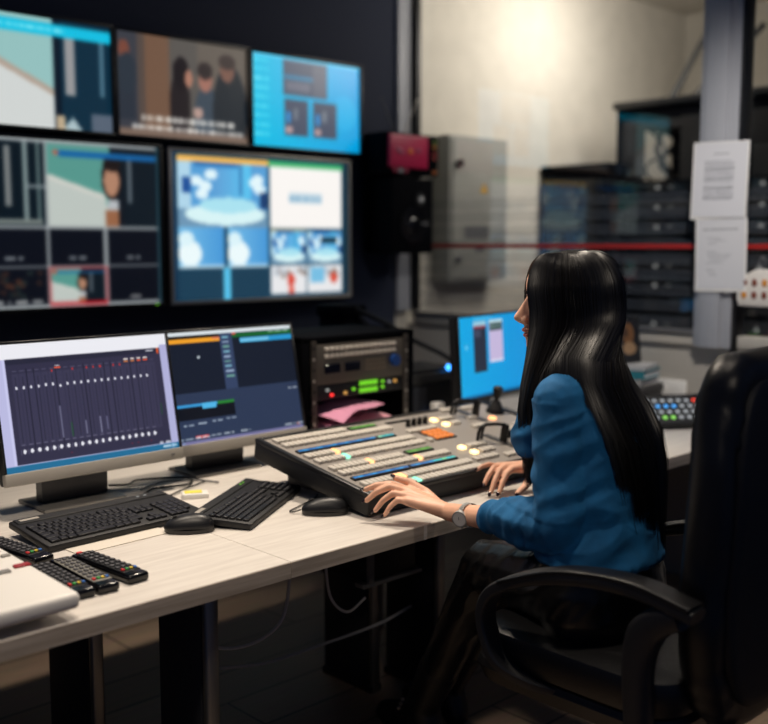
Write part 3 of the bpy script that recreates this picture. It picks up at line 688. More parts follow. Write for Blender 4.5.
# ================================================================= MICE
def mouse(label, loc, rotz):
    t = thing('computer_mouse', label, 'mouse', loc, rotz)
    b = bmesh.new(); bmesh.ops.create_uvsphere(b, u_segments=32, v_segments=20, radius=1)
    for v in b.verts:
        x, y, z = v.co
        wd = 0.031 * (1 - 0.12 * math.cos(x * 2)) ; 
        sx = math.copysign(abs(x) ** 0.85, x); sy = math.copysign(abs(y) ** 0.9, y)
        zz = 0.012 + (0.033 + 0.007 * x) * z if z > 0 else 0.012 + 0.010 * max(z, -0.95)
        v.co = V((sx * 0.064, sy * wd * 1.08, zz))
    m = MB(); m._add(b); obj('shell', m, BLACK, t)
    obj('base_trim', MB().prism([(0.063 * math.cos(a), 0.034 * math.sin(a)) for a in [2 * PI * k / 28 for k in range(28)]], 0.0015, 0.010), BLACKG, t)
    obj('wheel', MB().cyl((-0.034, -0.004, 0.033), (-0.034, 0.004, 0.033), 0.009, seg=16), RUBBER, t)
    return t
mouse('black computer mouse beside the angled keyboard near the remotes', (1.392, 2.165, DZ), -0.62)
mouse('black computer mouse next to the dark side of the mixing console', (1.752, 2.055, DZ), -0.70)
# cords
def cord(name, label, pts, r, m=RUBBER, n=40):
    return tag(obj(name, MB().tube(spline(pts, n), r, 8), m), label, 'cable')
cord('mouse_cable', 'thin black cable running from the console-side mouse towards the angled keyboard', [(1.703, 2.098, 0.752), (1.69, 2.115, 0.745), (1.692, 2.132, 0.744), (1.72, 2.145, 0.744), (1.78, 2.17, 0.744), (1.84, 2.20, 0.744), (1.865, 2.22, 0.744)], 0.002)
cord('monitor_cable', 'black cable coiling over the desk behind the first monitor', [(1.47, 2.72, 0.75), (1.52, 2.69, 0.75), (1.58, 2.73, 0.747), (1.70, 2.66, 0.747), (1.66, 2.58, 0.747), (1.55, 2.60, 0.747), (1.46, 2.53, 0.747), (1.36, 2.50, 0.747)], 0.0035)
cord('keyboard_cable', 'black cable trailing from the full-size keyboard under the monitor', [(1.30, 2.475, 0.755), (1.30, 2.52, 0.746), (1.40, 2.53, 0.746), (1.44, 2.50, 0.746), (1.50, 2.48, 0.746), (1.60, 2.53, 0.746), (1.72, 2.58, 0.746)], 0.0025)
cord('signal_cable', 'pale cable lying across the white desk below the second monitor', [(1.52, 2.62, 0.746), (1.62, 2.66, 0.746), (1.70, 2.62, 0.746), (1.74, 2.54, 0.746)], 0.003, GREYP)
cord('hanging_cable', 'grey cable looping down under the desk seam from the tabletop', [(1.628, 2.05, 0.70), (1.622, 2.05, 0.58), (1.600, 2.05, 0.49), (1.54, 2.05, 0.452), (1.46, 2.05, 0.447), (1.395, 2.06, 0.462), (1.33, 2.07, 0.50)], 0.0045, mat('cable_grey', (170, 170, 172), 0.6))
cord('hanging_cable', 'grey cable looping beneath the desk nearer the seated woman', [(1.79, 2.1, 0.70), (1.793, 2.1, 0.56), (1.814, 2.1, 0.47), (1.865, 2.09, 0.425), (1.915, 2.07, 0.46)], 0.004, MATS['cable_grey'])
cord('floor_cable', 'grey cable sagging low across the dark space under the desks', [(1.57, 2.30, 0.28), (1.625, 2.3, 0.268), (1.745, 2.3, 0.247), (1.937, 2.3, 0.244), (2.183, 2.3, 0.245), (2.35, 2.3, 0.27)], 0.0045, MATS['cable_grey'])
# paper and small box
t = tag(obj('paper_sheet', MB().box((1.22, 2.215, DZ + 0.0012), (0.26, 0.07, 0.002), 0, 1, T((1.22, 2.215, 0)) @ RZ(0.05) @ T((-1.22, -2.215, 0))), mat('card', (212, 204, 192), 0.8)), 'cream paper strip lying flat along the front of the full-size keyboard', 'paper')
t = thing('sticky_note_block', 'small white block with a yellow top lying behind the first mouse', 'note block', (1.60, 2.455, DZ), -0.5)
obj('block', MB().box((0, 0, 0.007), (0.075, 0.05, 0.014), 0.002), WHITEP, t)
obj('top_note', MB().box((-0.005, 0.004, 0.0148), (0.05, 0.032, 0.0016)), mat('note_yellow', (226, 216, 84), 0.7), t)

# ================================================================= REMOTES
def remote(label, loc, rot, L, w, body, top, btn_cols, rows, tiltz=0.0, extra=()):
    t = thing('remote_control', label, 'remote', loc, rot, 'remotes beside the white panel')
    t.rotation_euler = (tiltz, 0, rot)
    obj('body', MB().box((0, 0, 0.011), (w, L, 0.020), 0.007, 3), body, t)
    obj('face', MB().box((0, 0.02 * L, 0.0215), (w * 0.86, L * 0.80, 0.002), 0.0009, 1), top, t)
    first = None
    for r in range(rows):
        for c in range(3):
            y = L * 0.38 - r * (L * 0.70 / (rows - 1)); x = (c - 1) * w * 0.27
            o = obj('button', MB().box((x, y, 0.0240), (w * 0.19, L * 0.70 / rows * 0.55, 0.004), 0.0012, 1), mat('remote_key', (128, 128, 126), 0.5) if btn_cols == 'g' else mat('remote_key_dark', (74, 74, 78), 0.5), t)
    cols = [(210, 40, 40), (60, 160, 70), (220, 190, 50), (50, 110, 190)]
    for k in range(4):
        obj('colour_button', MB().box(((k - 1.5) * w * 0.2, -L * 0.33, 0.0243), (w * 0.13, L * 0.035, 0.0045), 0.001, 1), mat('remote_colour_%d' % k, cols[(k + len(label)) % 4], 0.45), t)
    if 'power' in extra: obj('power_button', MB().box((-w * 0.22, L * 0.43, 0.0243), (w * 0.26, L * 0.035, 0.0045), 0.001, 1), mat('remote_red', (205, 40, 44), 0.45), t)
    return t
remote('black remote with a red power key, nearest the mouse', (1.085, 2.018, DZ), 0.08, 0.235, 0.052, BLACKG, BLACK, 'b', 9, extra=('power',))
remote('grey-faced remote between two black ones on the desk', (1.018, 2.008, DZ), -0.03, 0.245, 0.050, BLACKG, mat('remote_grey', (128, 126, 120), 0.5), 'b', 9)
remote('black remote lying against the white control panel', (0.9640, 2.008, DZ), -0.03, 0.24, 0.050, BLACKG, BLACK, 'b', 9)
remote('black remote behind the others, next to the keyboard corner', (0.985, 2.285, DZ), 0.14, 0.25, 0.054, BLACKG, BLACK, 'b', 10)

# ================================================================= WHITE CONTROL PANEL
t = thing('control_panel', 'white desktop control panel with red and grey keys at desk corner', 'control panel', (0.672, 2.02, DZ))
tp = 0.03
Mp = T((0, 0, 0.033)) @ RX(tp)
obj('body', MB().box((0, 0, 0.014), (0.455, 0.47, 0.034), 0.012, 4, Mp), WHITEP, t)
obj('base', MB().box((0, 0.02, 0.0), (0.39, 0.40, 0.024), 0.004, 2, Mp), mat('panel_base', (186, 182, 175), 0.5), t)
for sx in (-1, 1):
    for sy in (-1, 1): obj('rubber_foot', MB().cyl((sx * 0.17, sy * 0.17 + 0.02, 0.0), (sx * 0.17, sy * 0.17 + 0.02, 0.026 + sy * 0.005), 0.015, seg=16), RUBBER, t)
kk = [((0.205, -0.02), (0.035, 0.016), (160, 36, 46)), ((0.16, -0.035), (0.028, 0.016), (130, 128, 124)), ((0.205, 0.06), (0.02, 0.012), (150, 146, 140)), ((0.17, 0.065), (0.02, 0.012), (176, 172, 166)), ((0.20, 0.10), (0.02, 0.012), (176, 172, 166)), ((0.12, -0.045), (0.03, 0.016), (150, 146, 140)), ((0.10, 0.07), (0.03, 0.012), (150, 146, 140)), ((0.05, 0.07), (0.03, 0.012), (150, 146, 140)), ((0.05, -0.05), (0.03, 0.016), (150, 146, 140))]
for k, ((x, y), (a, b), c) in enumerate(kk): obj('key', MB().box((x, y, 0.033), (a, b, 0.006), 0.002, 1, Mp), mat('panel_key_%s' % (c,), c, 0.4), t)

# ================================================================= MIXING CONSOLE
kA = math.atan(0.163)
con = thing('mixing_console', 'broad sloping video mixing console with lit button rows and black rim', 'mixing console', (1.80, 1.93, 0.80))
con.rotation_euler = (kA, 0, 0)
CW, CD = 1.05, 0.51
obj('chassis', MB().box((CW / 2, CD / 2, -0.030), (CW, CD, 0.054), 0.006), CASE, con)
obj('panel', MB().box((CW / 2, CD / 2 + 0.004, -0.001), (CW - 0.034, CD - 0.03, 0.006), 0.002, 1), CONS, con)
rim = MB()
rim.box((0.008, CD / 2, 0.001), (0.018, CD, 0.014), 0.004).box((CW - 0.006, CD / 2, 0.001), (0.012, CD, 0.012), 0.004)
rim.box((CW / 2, 0.006, 0.000), (CW, 0.014, 0.014), 0.004).box((CW / 2, CD - 0.005, 0.001), (CW, 0.012, 0.012), 0.003)
obj('edge', rim, BLACK, con)

ca, sa = math.cos(kA), math.sin(kA)
# plinth under the slab (drawn level: undo the slope)
Mi = RX(-kA)
for x in (0.14, CW - 0.12):
    st = MB().prism([(0.05, -0.058), (0.46, 0.02), (0.46, -0.058)], x - 0.05, x + 0.05, Mi @ Matrix(((0, 0, 1, 0), (1, 0, 0, 0), (0, 1, 0, 0), (0, 0, 0, 1)))); obj('support', st, BLACK, con)
def ly(Y): return (Y - 1.93) / ca
n_ind = 0
rest = MB()
base_btn = None
btn_cache = {}
def button(x, y, m, w=0.0145, d=0.030, force=False):
    global n_ind
    if not force and n_ind >= 96:
        rest.box((x, y, 0.006), (w, d, 0.010), 0.002, 1); return
    key = (m.name, w, d)
    if key not in btn_cache:
        o = obj('button', MB().box((0, 0, 0), (w, d, 0.010), 0.002, 1), m, con); btn_cache[key] = o
    else:
        o = btn_cache[key].copy(); C.objects.link(o); o.parent = con
    o.location = (x, y, 0.006)
    if m in (BTN,): n_ind += 1
rowsY = [1.955, 1.998, 2.09, 2.131, 2.195, 2.241, 2.344, 2.388]
lit = {(1.998, 8): B_OR, (1.998, 7): B_OR, (1.955, 9): B_GR, (2.131, 8): B_OR, (2.09, 17): B_OR, (2.241, 6): B_OR, (2.195, 6): B_GR}
for Y in rowsY:
    n = 25
    for k in range(n):
        if k > 15 and Y in (2.131, 2.388): continue
        x = 0.045 + k * 0.0178
        m = lit.get((Y, k))
        if m: button(x, ly(Y), m, force=True)
        else: button(x, ly(Y), BTN)
def strip(name, x0, x1, Y, d, cells, ncol, seedk):
    pc = Pic(ncol * 4, 6, (12, 22, 40))
    for k in range(ncol):
        c = cells(k); pc.rect(k / ncol + 0.1 / ncol, 0.12, (k + 0.9) / ncol, 0.88, c)
    o = obj(name, MB().box(((x0 + x1) / 2 - 1.80, ly(Y), 0.004), (x1 - x0 + 0.008, d + 0.006, 0.006), 0.001, 1), BLACK, con)
    picture('label_cells', pc, x1 - x0, d, SCR, o, T(((x0 + x1) / 2 - 1.80, ly(Y), 0.0078)) @ RX(-PI / 2))
blue = lambda k: [(24, 120, 190), (40, 150, 214), (20, 104, 176)][k % 3]
strip('display_strip', 1.846, 2.155, 2.284, 0.017, blue, 17, 1)
strip('display_strip', 2.168, 2.235, 2.284, 0.017, lambda k: [(150, 230, 190), (40, 190, 190), (50, 200, 206), (40, 180, 200)][k % 4], 4, 2)
strip('display_strip', 1.846, 2.060, 2.044, 0.017, blue, 12, 3)
strip('display_strip', 2.072, 2.262, 2.044, 0.017, lambda k: blue(k) if k < 5 else [(60, 200, 190), (130, 226, 160), (50, 200, 210)][k % 3], 10, 4)
grn = lambda k: [(86, 150, 50), (104, 170, 62)][k % 2]
strip('display_strip', 2.141, 2.246, 2.385, 0.022, grn, 6, 5)
strip('display_strip', 2.150, 2.252, 2.138, 0.022, grn, 5, 6)
# knobs behind the keypad
def knob(x, Y, r=0.009, h=0.026):
    o = obj('knob', MB().cyl((0, 0, 0.002), (0, 0, h), r, r * 0.85, 18), BLACKG, con, (x - 1.80, ly(Y), 0))
    obj('knob_cap', MB().cyl((0, 0, h), (0, 0, h + 0.002), r * 0.8, seg=14), GREYP, o)
for k in range(4): knob(2.353 + k * 0.027, 2.336)
for k in range(4): knob(2.572 + k * 0.027, 2.105)
for k in range(3): knob(2.70 + k * 0.03, 2.02)
obj('keypad_plate', MB().box((2.381 - 1.8, ly(2.228), 0.003), (0.098, 0.088, 0.006), 0.002, 1), BLACK, con)
for i in range(4):
    for j in range(3): button(2.348 + i * 0.022 - 1.80, ly(2.202 + j * 0.026), B_PAD, 0.0165, 0.019, True)
obj('slot', MB().box((2.35 - 1.80, ly(2.385), 0.002), (0.10, 0.016, 0.004)), BLACKG, con)
for (x, Y, m) in [(2.484, 2.342, B_YE), (2.489, 2.291, B_YE), (2.352, 2.096, B_YE), (2.357, 2.049, B_YE), (2.708, 2.272, B_OR)]: button(x - 1.80, ly(Y), m, 0.022, 0.022, True)
for (x, Y, n) in [(2.31, 2.285, 6), (2.52, 2.342, 3), (2.524, 2.291, 2), (2.39, 2.098, 4), (2.395, 2.049, 3), (2.31, 2.0, 5), (2.44, 1.985, 4), (2.57, 2.235, 3), (2.73, 2.188, 3), (2.66, 2.165, 3), (2.58, 2.03, 4), (2.31, 2.195, 1), (2.63, 2.31, 2), (2.70, 2.40, 4), (2.60, 2.41, 4)]:
    for k in range(n): rest.box((x - 1.80 + k * 0.022, ly(Y), 0.006), (0.017, 0.024, 0.010), 0.002, 1)
o = obj('button', rest, BTN, con); o['kind'] = 'stuff'
# transition levers
def lever(x, Y):
    L = obj('transition_lever', MB().box((x - 1.80, ly(Y - 0.03), 0.003), (0.028, 0.13, 0.005), 0.001, 1), mat('lever_plate', (56, 56, 58), 0.45), con)
    obj('blade', MB().box((x - 1.80, ly(Y - 0.045), 0.033), (0.014, 0.026, 0.064), 0.005, 2), BLACK, L)
    a = MB()
    a.tube(spline([(x - 1.80, ly(Y - 0.045), 0.062), (x - 1.835, ly(Y - 0.03), 0.064), (x - 1.87, ly(Y - 0.015), 0.060), (x - 1.885, ly(Y - 0.01), 0.045), (x - 1.888, ly(Y - 0.01), 0.004)], 20), 0.0055, 10)
    obj('handle', a, BLACK, L)
    obj('handle', MB().tube(spline([(x - 1.845, ly(Y - 0.025), 0.062), (x - 1.845, ly(Y), 0.055), (x - 1.85, ly(Y + 0.005), 0.03), (x - 1.85, ly(Y + 0.005), 0.004)], 14), 0.005, 10), BLACK, L)
lever(2.665, 2.36); lever(2.535, 2.125)
J = obj('joystick', MB().cyl((0, 0, 0.0), (0, 0, 0.018), 0.034, 0.030, 28), BLACK, con, (2.785 - 1.80, ly(2.325), 0))
obj('boot', MB().cyl((0, 0, 0.018), (0, 0, 0.045), 0.027, 0.014, 24), RUBBER, J)
obj('stick', MB().cyl((0, 0, 0.04), (0, 0, 0.066), 0.009, 0.010, 16), BLACK, J)
obj('grip', MB().cyl((0, 0, 0.060), (0, 0, 0.092), 0.015, 0.019, 20).ball((0, 0, 0.092), (0.019, 0.019, 0.009)), BLACK, J)

# ================================================================= EQUIPMENT RACK AND NEIGHBOURS
rk = thing('equipment_rack', 'black tabletop equipment rack with an open lower bay behind the console', 'rack', (2.488, 2.88, DZ))
W, D_, Hh = 0.55, 0.34, 0.405
sh = MB()
for sx in (-1, 1): sh.box((sx * (W / 2 - 0.018), 0, Hh / 2), (0.036, D_, Hh), 0.006)
sh.box((0, 0, Hh - 0.012), (W, D_, 0.024), 0.005).box((0, 0, 0.012), (W - 0.05, D_, 0.02)).box((0, D_ / 2 - 0.006, Hh / 2), (W - 0.04, 0.01, Hh - 0.03))
obj('case', sh, MATTE, rk)
for sx in (-1, 1):
    ra = obj('rail', MB().box((sx * 0.226, -D_ / 2 - 0.002, 0.21), (0.022, 0.006, 0.36)), mat('rail_grey', (90, 84, 78), 0.4, 0.5), rk)
    for k in range(9): obj('rail_hole', MB().cyl((sx * 0.228, -D_ / 2 - 0.006, 0.06 + k * 0.038), (sx * 0.228, -D_ / 2 - 0.001, 0.06 + k * 0.038), 0.006, seg=10), SILVER if k % 2 else BLACK, ra)
fy = -D_ / 2 - 0.004
u1 = obj('upper_unit', MB().box((0, -0.02, 0.305), (0.43, 0.30, 0.145), 0.003), mat('unit_brown', (104, 98, 90), 0.45, 0.4), rk)
for j in range(2):
    for k in range(15): 
        if j == 0 and k == 0: kb = obj('key', MB().box((0, 0, 0), (0.018, 0.008, 0.014), 0.002, 1), BTN, u1)
        else: kb = kb.copy(); C.objects.link(kb); kb.parent = u1
        kb.location = (-0.165 + k * 0.0236, fy + 0.002, 0.358 - j * 0.024)
for x in (-0.14, -0.045): obj('display', MB().box((x, fy + 0.002, 0.288), (0.072, 0.008, 0.032), 0.001, 1), mat('lcd_dark', (16, 20, 34), 0.15), u1)
for j in range(3):
    for k in range(5): 
        if (j, k) == (0, 0): kc = obj('small_key', MB().box((0, 0, 0), (0.014, 0.006, 0.008), 0.001, 1), mat('key_tan', (120, 108, 92), 0.5), u1)
        else: kc = kc.copy(); C.objects.link(kc); kc.parent = u1
        kc.location = (0.03 + k * 0.021, fy + 0.002, 0.304 - j * 0.016)
obj('dial', MB().cyl((0.165, fy + 0.005, 0.295), (0.165, fy - 0.012, 0.295), 0.022, seg=24), mat('dial_blue', (26, 70, 140), 0.3), u1)
u2 = obj('lower_unit', MB().box((0, -0.02, 0.205), (0.43, 0.30, 0.052), 0.003), CASE, rk)
for j in range(2):
    for k in range(4):
        obj('lit_key', MB().box((0.0 + k * 0.023, fy + 0.002, 0.222 - j * 0.026), (0.019, 0.008, 0.017), 0.002, 1), LED_G, u2)
for x, z, m in ((-0.165, 0.213, LED_W), (-0.145, 0.194, LED_R), (-0.08, 0.195, mat('amber', (60, 40, 20), 0.4, emit=(230, 170, 90), es=0.8)), (-0.04, 0.205, LED_G), (0.105, 0.22, LED_G), (0.105, 0.20, LED_G), (0.14, 0.216, LED_W), (0.17, 0.216, mat('amber', (60, 40, 20), 0.4))):
    obj('indicator', MB().cyl((x, fy + 0.006, z), (x, fy - 0.003, z), 0.006, seg=12), m, u2)
obj('shelf', MB().box((0, -0.02, 0.03), (0.44, 0.28, 0.008)), CASE, rk)
# papers inside the open bay
def folded(name, label, m, loc, rot, w, d, bend, tilt=0.0):
    b = MB(); n = 10
    g = [[(x * w - w / 2, y * d - d / 2, bend * math.sin(x * PI) + 0.008 * math.sin(7 * x + 3 * y)) for x in [i / n for i in range(n + 1)]] for y in (0, 0.25, 0.5, 0.75, 1)]
    top = [[b.bm.verts.new((p[0], p[1], p[2] + 0.002)) for p in r] for r in g]; bot = [[b.bm.verts.new(p) for p in r] for r in g]
    for i in range(4):
        for j in range(n):
            b.bm.faces.new((top[i][j], top[i][j + 1], top[i + 1][j + 1], top[i + 1][j])); b.bm.faces.new((bot[i][j], bot[i + 1][j], bot[i + 1][j + 1], bot[i][j + 1]))
    for j in range(n):
        b.bm.faces.new((bot[0][j], bot[0][j + 1], top[0][j + 1], top[0][j])); b.bm.faces.new((top[4][j], top[4][j + 1], bot[4][j + 1], bot[4][j]))
    for i in range(4):
        b.bm.faces.new((top[i][0], top[i + 1][0], bot[i + 1][0], bot[i][0])); b.bm.faces.new((bot[i][n], bot[i + 1][n], top[i + 1][n], top[i][n]))
    o = obj(name, b, m, None); o.location = loc; o.rotation_euler = (tilt, 0, rot)
    o.rotation_euler = (tilt, -0.10, rot)
    return tag(o, label, 'paper')
folded('folded_paper', 'pink folded paper lying uppermost in the open bay of the rack', PINK, (2.425, 2.73, 0.868), 0.25, 0.27, 0.17, 0.022, 0.10)
folded('folded_paper', 'pink folded paper sagging at the side of the open rack bay', PINK, (2.375, 2.72, 0.824), -0.2, 0.16, 0.17, 0.018, 0.12)
folded('folded_paper', 'red folded paper under the pink ones in the rack bay', REDP, (2.48, 2.73, 0.799), 0.1, 0.24, 0.16, 0.010, 0.06)
folded('folded_paper', 'pale pink paper just above the red one in the rack bay', mat('pink_light', (222, 160, 176), 0.75), (2.485, 2.735, 0.822), 0.16, 0.22, 0.16, 0.012, 0.08)
t = thing('network_switch', 'slim silver-fronted network box with a blue light on a dark computer', 'network box', (2.975, 2.93, 0.9055))
obj('case', MB().box((0, 0, 0.03), (0.33, 0.22, 0.056), 0.004), CASE, t)
obj('front_plate', MB().box((0, -0.112, 0.022), (0.33, 0.006, 0.036), 0.001, 1), ALU, t)
obj('indicator', MB().cyl((0.10, -0.108, 0.056), (0.10, -0.122, 0.056), 0.012, seg=14), LED_B, t)
obj('knob', MB().cyl((0.13, -0.112, 0.03), (0.13, -0.125, 0.03), 0.010, seg=14), BLACK, t)
t = thing('mini_computer', 'dark low computer box standing beneath the silver-fronted network box', 'computer', (2.975, 2.93, DZ))
obj('case', MB().box((0, 0, 0.0825), (0.36, 0.24, 0.165), 0.006), CASE, t)
obj('front_panel', MB().box((-0.10, -0.122, 0.085), (0.11, 0.008, 0.14), 0.004), mat('panel_dark_grey', (46, 48, 54), 0.5), t)
obj('indicator', MB().cyl((0.02, -0.119, 0.055), (0.02, -0.128, 0.055), 0.010, seg=14), LED_B, t)
t = thing('power_adapter', 'small white power adapter on the desk behind the console', 'adapter', (2.885, 2.70, DZ))
obj('body', MB().box((0, 0, 0.055), (0.05, 0.035, 0.11), 0.006), WHITEP, t)
obj('socket', MB().cyl((0, -0.0165, 0.05), (0, -0.02, 0.05), 0.012, seg=14), GREYP, t)
cord('power_cable', 'thick black cable slanting from the dark corner to the cyan monitor', [(2.93, 3.22, 1.19), (3.0, 3.08, 1.12), (3.06, 3.0, 1.06), (3.13, 2.92, 1.01), (3.17, 2.87, 0.972)], 0.011)
cord('power_cable', 'black cable hanging steeply beside the rack behind the network box', [(2.93, 3.20, 1.16), (2.965, 3.10, 1.06), (2.98, 3.03, 0.99), (2.985, 2.97, 0.968)], 0.008)
# dark wall duct behind the desks which the cables leave
t = thing('cable_duct', 'black cable duct standing behind the rack against the dark wall', 'cable duct', (2.93, 3.32, 0))
obj('column', MB().box((0, 0, 0.58), (0.12, 0.16, 1.16), 0.006), MATTE, t)
obj('cap', MB().box((0, 0, 1.18), (0.14, 0.18, 0.05), 0.008), MATTE, t)

# ---- far end of the desk
kp = thing('lit_keypad', 'black desktop keypad with white, blue, green and red lit keys', 'keypad', (3.67, 2.085, DZ), -0.62)
Mk = T((0, 0, 0.050)) @ RX(0.42)
obj('case', MB().box((0, 0, 0.012), (0.34, 0.21, 0.03), 0.01, 3, Mk), CASE, kp)
obj('stand', MB().box((0, 0.04, 0.025), (0.30, 0.09, 0.05), 0.004), BLACK, kp)
obj('label', MB().box((0.0, 0.085, 0.0275), (0.07, 0.008, 0.001), 0, 1, Mk), GREYP, kp)
cache = {}
for r in range(4):
    for c in range(9):
        m = B_CAM
        if r == 2 and c in (1, 2, 3): m = LED_B2 if 'LED_B2' in globals() else emis('lit_blue', (70, 170, 255), 1.2)
        if r == 0 and c in (1, 2): m = emis('lit_green', (150, 240, 100), 1.1)
        if r == 3 and c in (6,): m = emis('lit_red', (255, 70, 50), 1.3)
        if m.name not in cache: o = cache[m.name] = obj('key', MB().ball((0, 0, 0), (0.0095, 0.0095, 0.005), 12, 8), m, kp)
        else: o = cache[m.name].copy(); C.objects.link(o); o.parent = kp
        o.location = Mk @ V((-0.14 + c * 0.034 + (0.0), -0.070 + r * 0.040, 0.028)); o.rotation_euler = (0.42, 0, 0)
stt = [('box', 'grey cardboard box at the base of the stack behind the woman', 'storage box', (0.20, 0.26, 0.13), (60, 58, 58), 0.0),
       ('folder', 'pale ring folder lying flat in the stack behind the woman', 'folder', (0.19, 0.24, 0.03), (150, 146, 140), 0.13),
       ('book', 'teal book lying flat below the pale book behind the woman', 'book', (0.20, 0.25, 0.035), None, 0.16),
       ('book', 'pale grey book topping the stack behind the woman', 'book', (0.19, 0.24, 0.018), (176, 176, 176), 0.195)]
for k, (nm, lb, ct, d, c, z) in enumerate(stt):
    t = thing('storage_box' if nm == 'box' else nm, lb, ct, (3.78, 2.43, DZ + z), 0.1 + 0.05 * k)
    if nm == 'box':
        obj('body', MB().box((0, 0, d[2] * 0.4), (d[0], d[1], d[2] * 0.8), 0.003), mat('box_grey', c, 0.8), t)
        obj('lid', MB().box((0, 0, d[2] * 0.88), (d[0] + 0.008, d[1] + 0.008, d[2] * 0.24), 0.003), mat('box_grey', c, 0.8), t)
    else:
        cm = TEAL if c is None else mat('cover_%d' % c[0], c, 0.6)
        obj('cover', MB().box((0, 0, d[2] - 0.002), (d[0], d[1], 0.004)).box((0, 0, 0.002), (d[0], d[1], 0.004)).box((-d[0] / 2 + 0.002, 0, d[2] / 2), (0.004, d[1], d[2])), cm, t)
        obj('pages', MB().box((0.002, 0, d[2] / 2), (d[0] - 0.012, d[1] - 0.012, d[2] - 0.008)), PAPER, t)
t = thing('photo_display', 'small black upright display with an orange blob on the stacked books', 'display', (3.77, 2.42, DZ + 0.213), -0.1)
obj('frame', MB().box((0, 0, 0.10), (0.20, 0.02, 0.20), 0.006, 2, RX(-0.12)), BLACK, t)
p = Pic(60, 60, (14, 16, 24)); p.ell(0.6, 0.35, 0.22, 0.28, (110, 74, 44)); p.ell(0.62, 0.7, 0.26, 0.16, (150, 120, 90)); p.ell(0.5, 0.3, 0.1, 0.12, (60, 40, 30))
picture('screen', p.blur(2), 0.175, 0.175, PRINT, t, RX(-0.12) @ T((0, -0.0108, 0.10)))
obj('rear_stand', MB().box((0, 0.035, 0.03), (0.06, 0.05, 0.05), 0.004), BLACK, t)
t = thing('wall_socket', 'white wall socket under the window behind the black chair', 'socket', (GX - 0.008, 2.33, 0.83))
obj('plate', MB().box((0, 0, 0), (0.014, 0.15, 0.085), 0.004), WHITEP, t)
for yy in (-0.035, 0.035): obj('socket_insert', MB().cyl((-0.006, yy, 0), (-0.010, yy, 0), 0.022, seg=18), WHITEP, t)
cord('socket_cable', 'black cable curling from the wall socket down onto the desk', [(GX - 0.02, 2.365, 0.83), (GX - 0.05, 2.375, 0.835), (GX - 0.08, 2.40, 0.82), (GX - 0.08, 2.39, 0.78), (GX - 0.10, 2.34, 0.752), (GX - 0.14, 2.26, 0.749), (GX - 0.12, 2.16, 0.749)], 0.008)
cord('desk_cable', 'black cable lying along the desk behind the lit keypad', [(3.93, 2.30, 0.75), (3.95, 2.24, 0.76), (3.91, 2.17, 0.75), (3.95, 2.08, 0.75), (3.93, 1.98, 0.75)], 0.007)
# unit under the desk
t = thing('under_desk_unit', 'dark computer unit with a pale metal bracket hung beneath the desk', 'computer unit', (2.02, 2.25, 0.50))
obj('case', MB().box((0, 0, 0.10), (0.20, 0.36, 0.20), 0.005), CASE, t)
obj('bracket', MB().box((0, -0.17, -0.006), (0.24, 0.04, 0.012), 0.002, 1).box((-0.09, -0.185, 0.06), (0.02, 0.012, 0.12)), GREYP, t)
# ================================================================= OFFICE CHAIR
XC = 1.99
ch = thing('office_chair', 'black leather high-backed swivel chair under the seated woman', 'chair', (XC, 1.22, 0))
CO = (XC, 1.22, 0)
def cobj(name, mb, m, parent=ch, ang=38): return obj(name, mb, m, parent, None, CO, ang)
def superloop(cx, cy, a, b, e, n=40):
    out = []
    for k in range(n):
        t = 2 * PI * k / n; c, s = math.cos(t), math.sin(t)
        out.append((cx + a * math.copysign(abs(c) ** e, c), cy + b * math.copysign(abs(s) ** e, s)))
    return out
# seat cushion: stacked rounded loops with a piped edge
def cushion(x0, x1, y0, y1, zs):
    b = MB(); R = []
    for z, ins in zs:
        R.append([V((x, y, z)) for x, y in superloop((x0 + x1) / 2, (y0 + y1) / 2, (x1 - x0) / 2 - ins, (y1 - y0) / 2 - ins, 0.32)])
    return b.rings(R)
cobj('seat', cushion(1.735, 2.245, 0.99, 1.53, [(0.505, 0.03), (0.51, 0.008), (0.53, 0.0), (0.575, 0.0), (0.585, 0.004), (0.588, 0.012), (0.598, 0.05), (0.602, 0.12)]), LEATHER)
cobj('seat_base', cushion(1.745, 2.235, 1.0, 1.55, [(0.445, 0.03), (0.45, 0.012), (0.485, 0.0), (0.50, 0.006), (0.505, 0.02)]), LEATHER)
# backrest
def by(z):  # centre-line of the back in Y for a height
    t = (z - 0.45) / 0.80
    return 0.960 - 0.012 * t + 0.008 * math.exp(-((t - 0.30) / 0.25) ** 2)
def back_outline(ins=0.0, n=72):
    pts = []
    zt, zb, hw = 1.262 - ins, 0.462 + ins, 0.230 - ins
    for k in range(n):
        t = 2 * PI * k / n; c, s = math.cos(t), math.sin(t)
        e = 0.36 if s > 0 else 0.62
        x = hw * math.copysign(abs(c) ** e, c); z = (zt + zb) / 2 + (zt - zb) / 2 * math.copysign(abs(s) ** e, s)
        x *= 1.0 - 0.05 * max(0, (z - 0.9) / 0.36)
        pts.append((x, z))
    return pts
def back_shell(levels, wr=0.0):
    b = MB(); R = []
    for off, ins in levels:
        ring = []
        for k, (x, z) in enumerate(back_outline(ins)):
            w = wr * (math.sin(z * 70 + 2.5 * math.sin(z * 23)) + 0.6 * math.sin(x * 60 + z * 18)) if abs(x) > 0.12 or z > 1.15 else 0
            ring.append(V((XC + 0.012 + x + (w * 0.6 if x < 0 else -w * 0.6), by(z) + off + w * 0.5, z + (w * 0.4 if z > 1.15 else 0))))
        R.append(ring)
    return b.rings(R)
cobj('backrest', back_shell([(0.056, 0.11), (0.058, 0.06), (0.05, 0.02), (0.034, 0.004), (0.015, 0.0), (-0.012, 0.002), (-0.03, 0.012), (-0.036, 0.03), (-0.036, 0.06)], 0.007), LEATHER, ang=60)
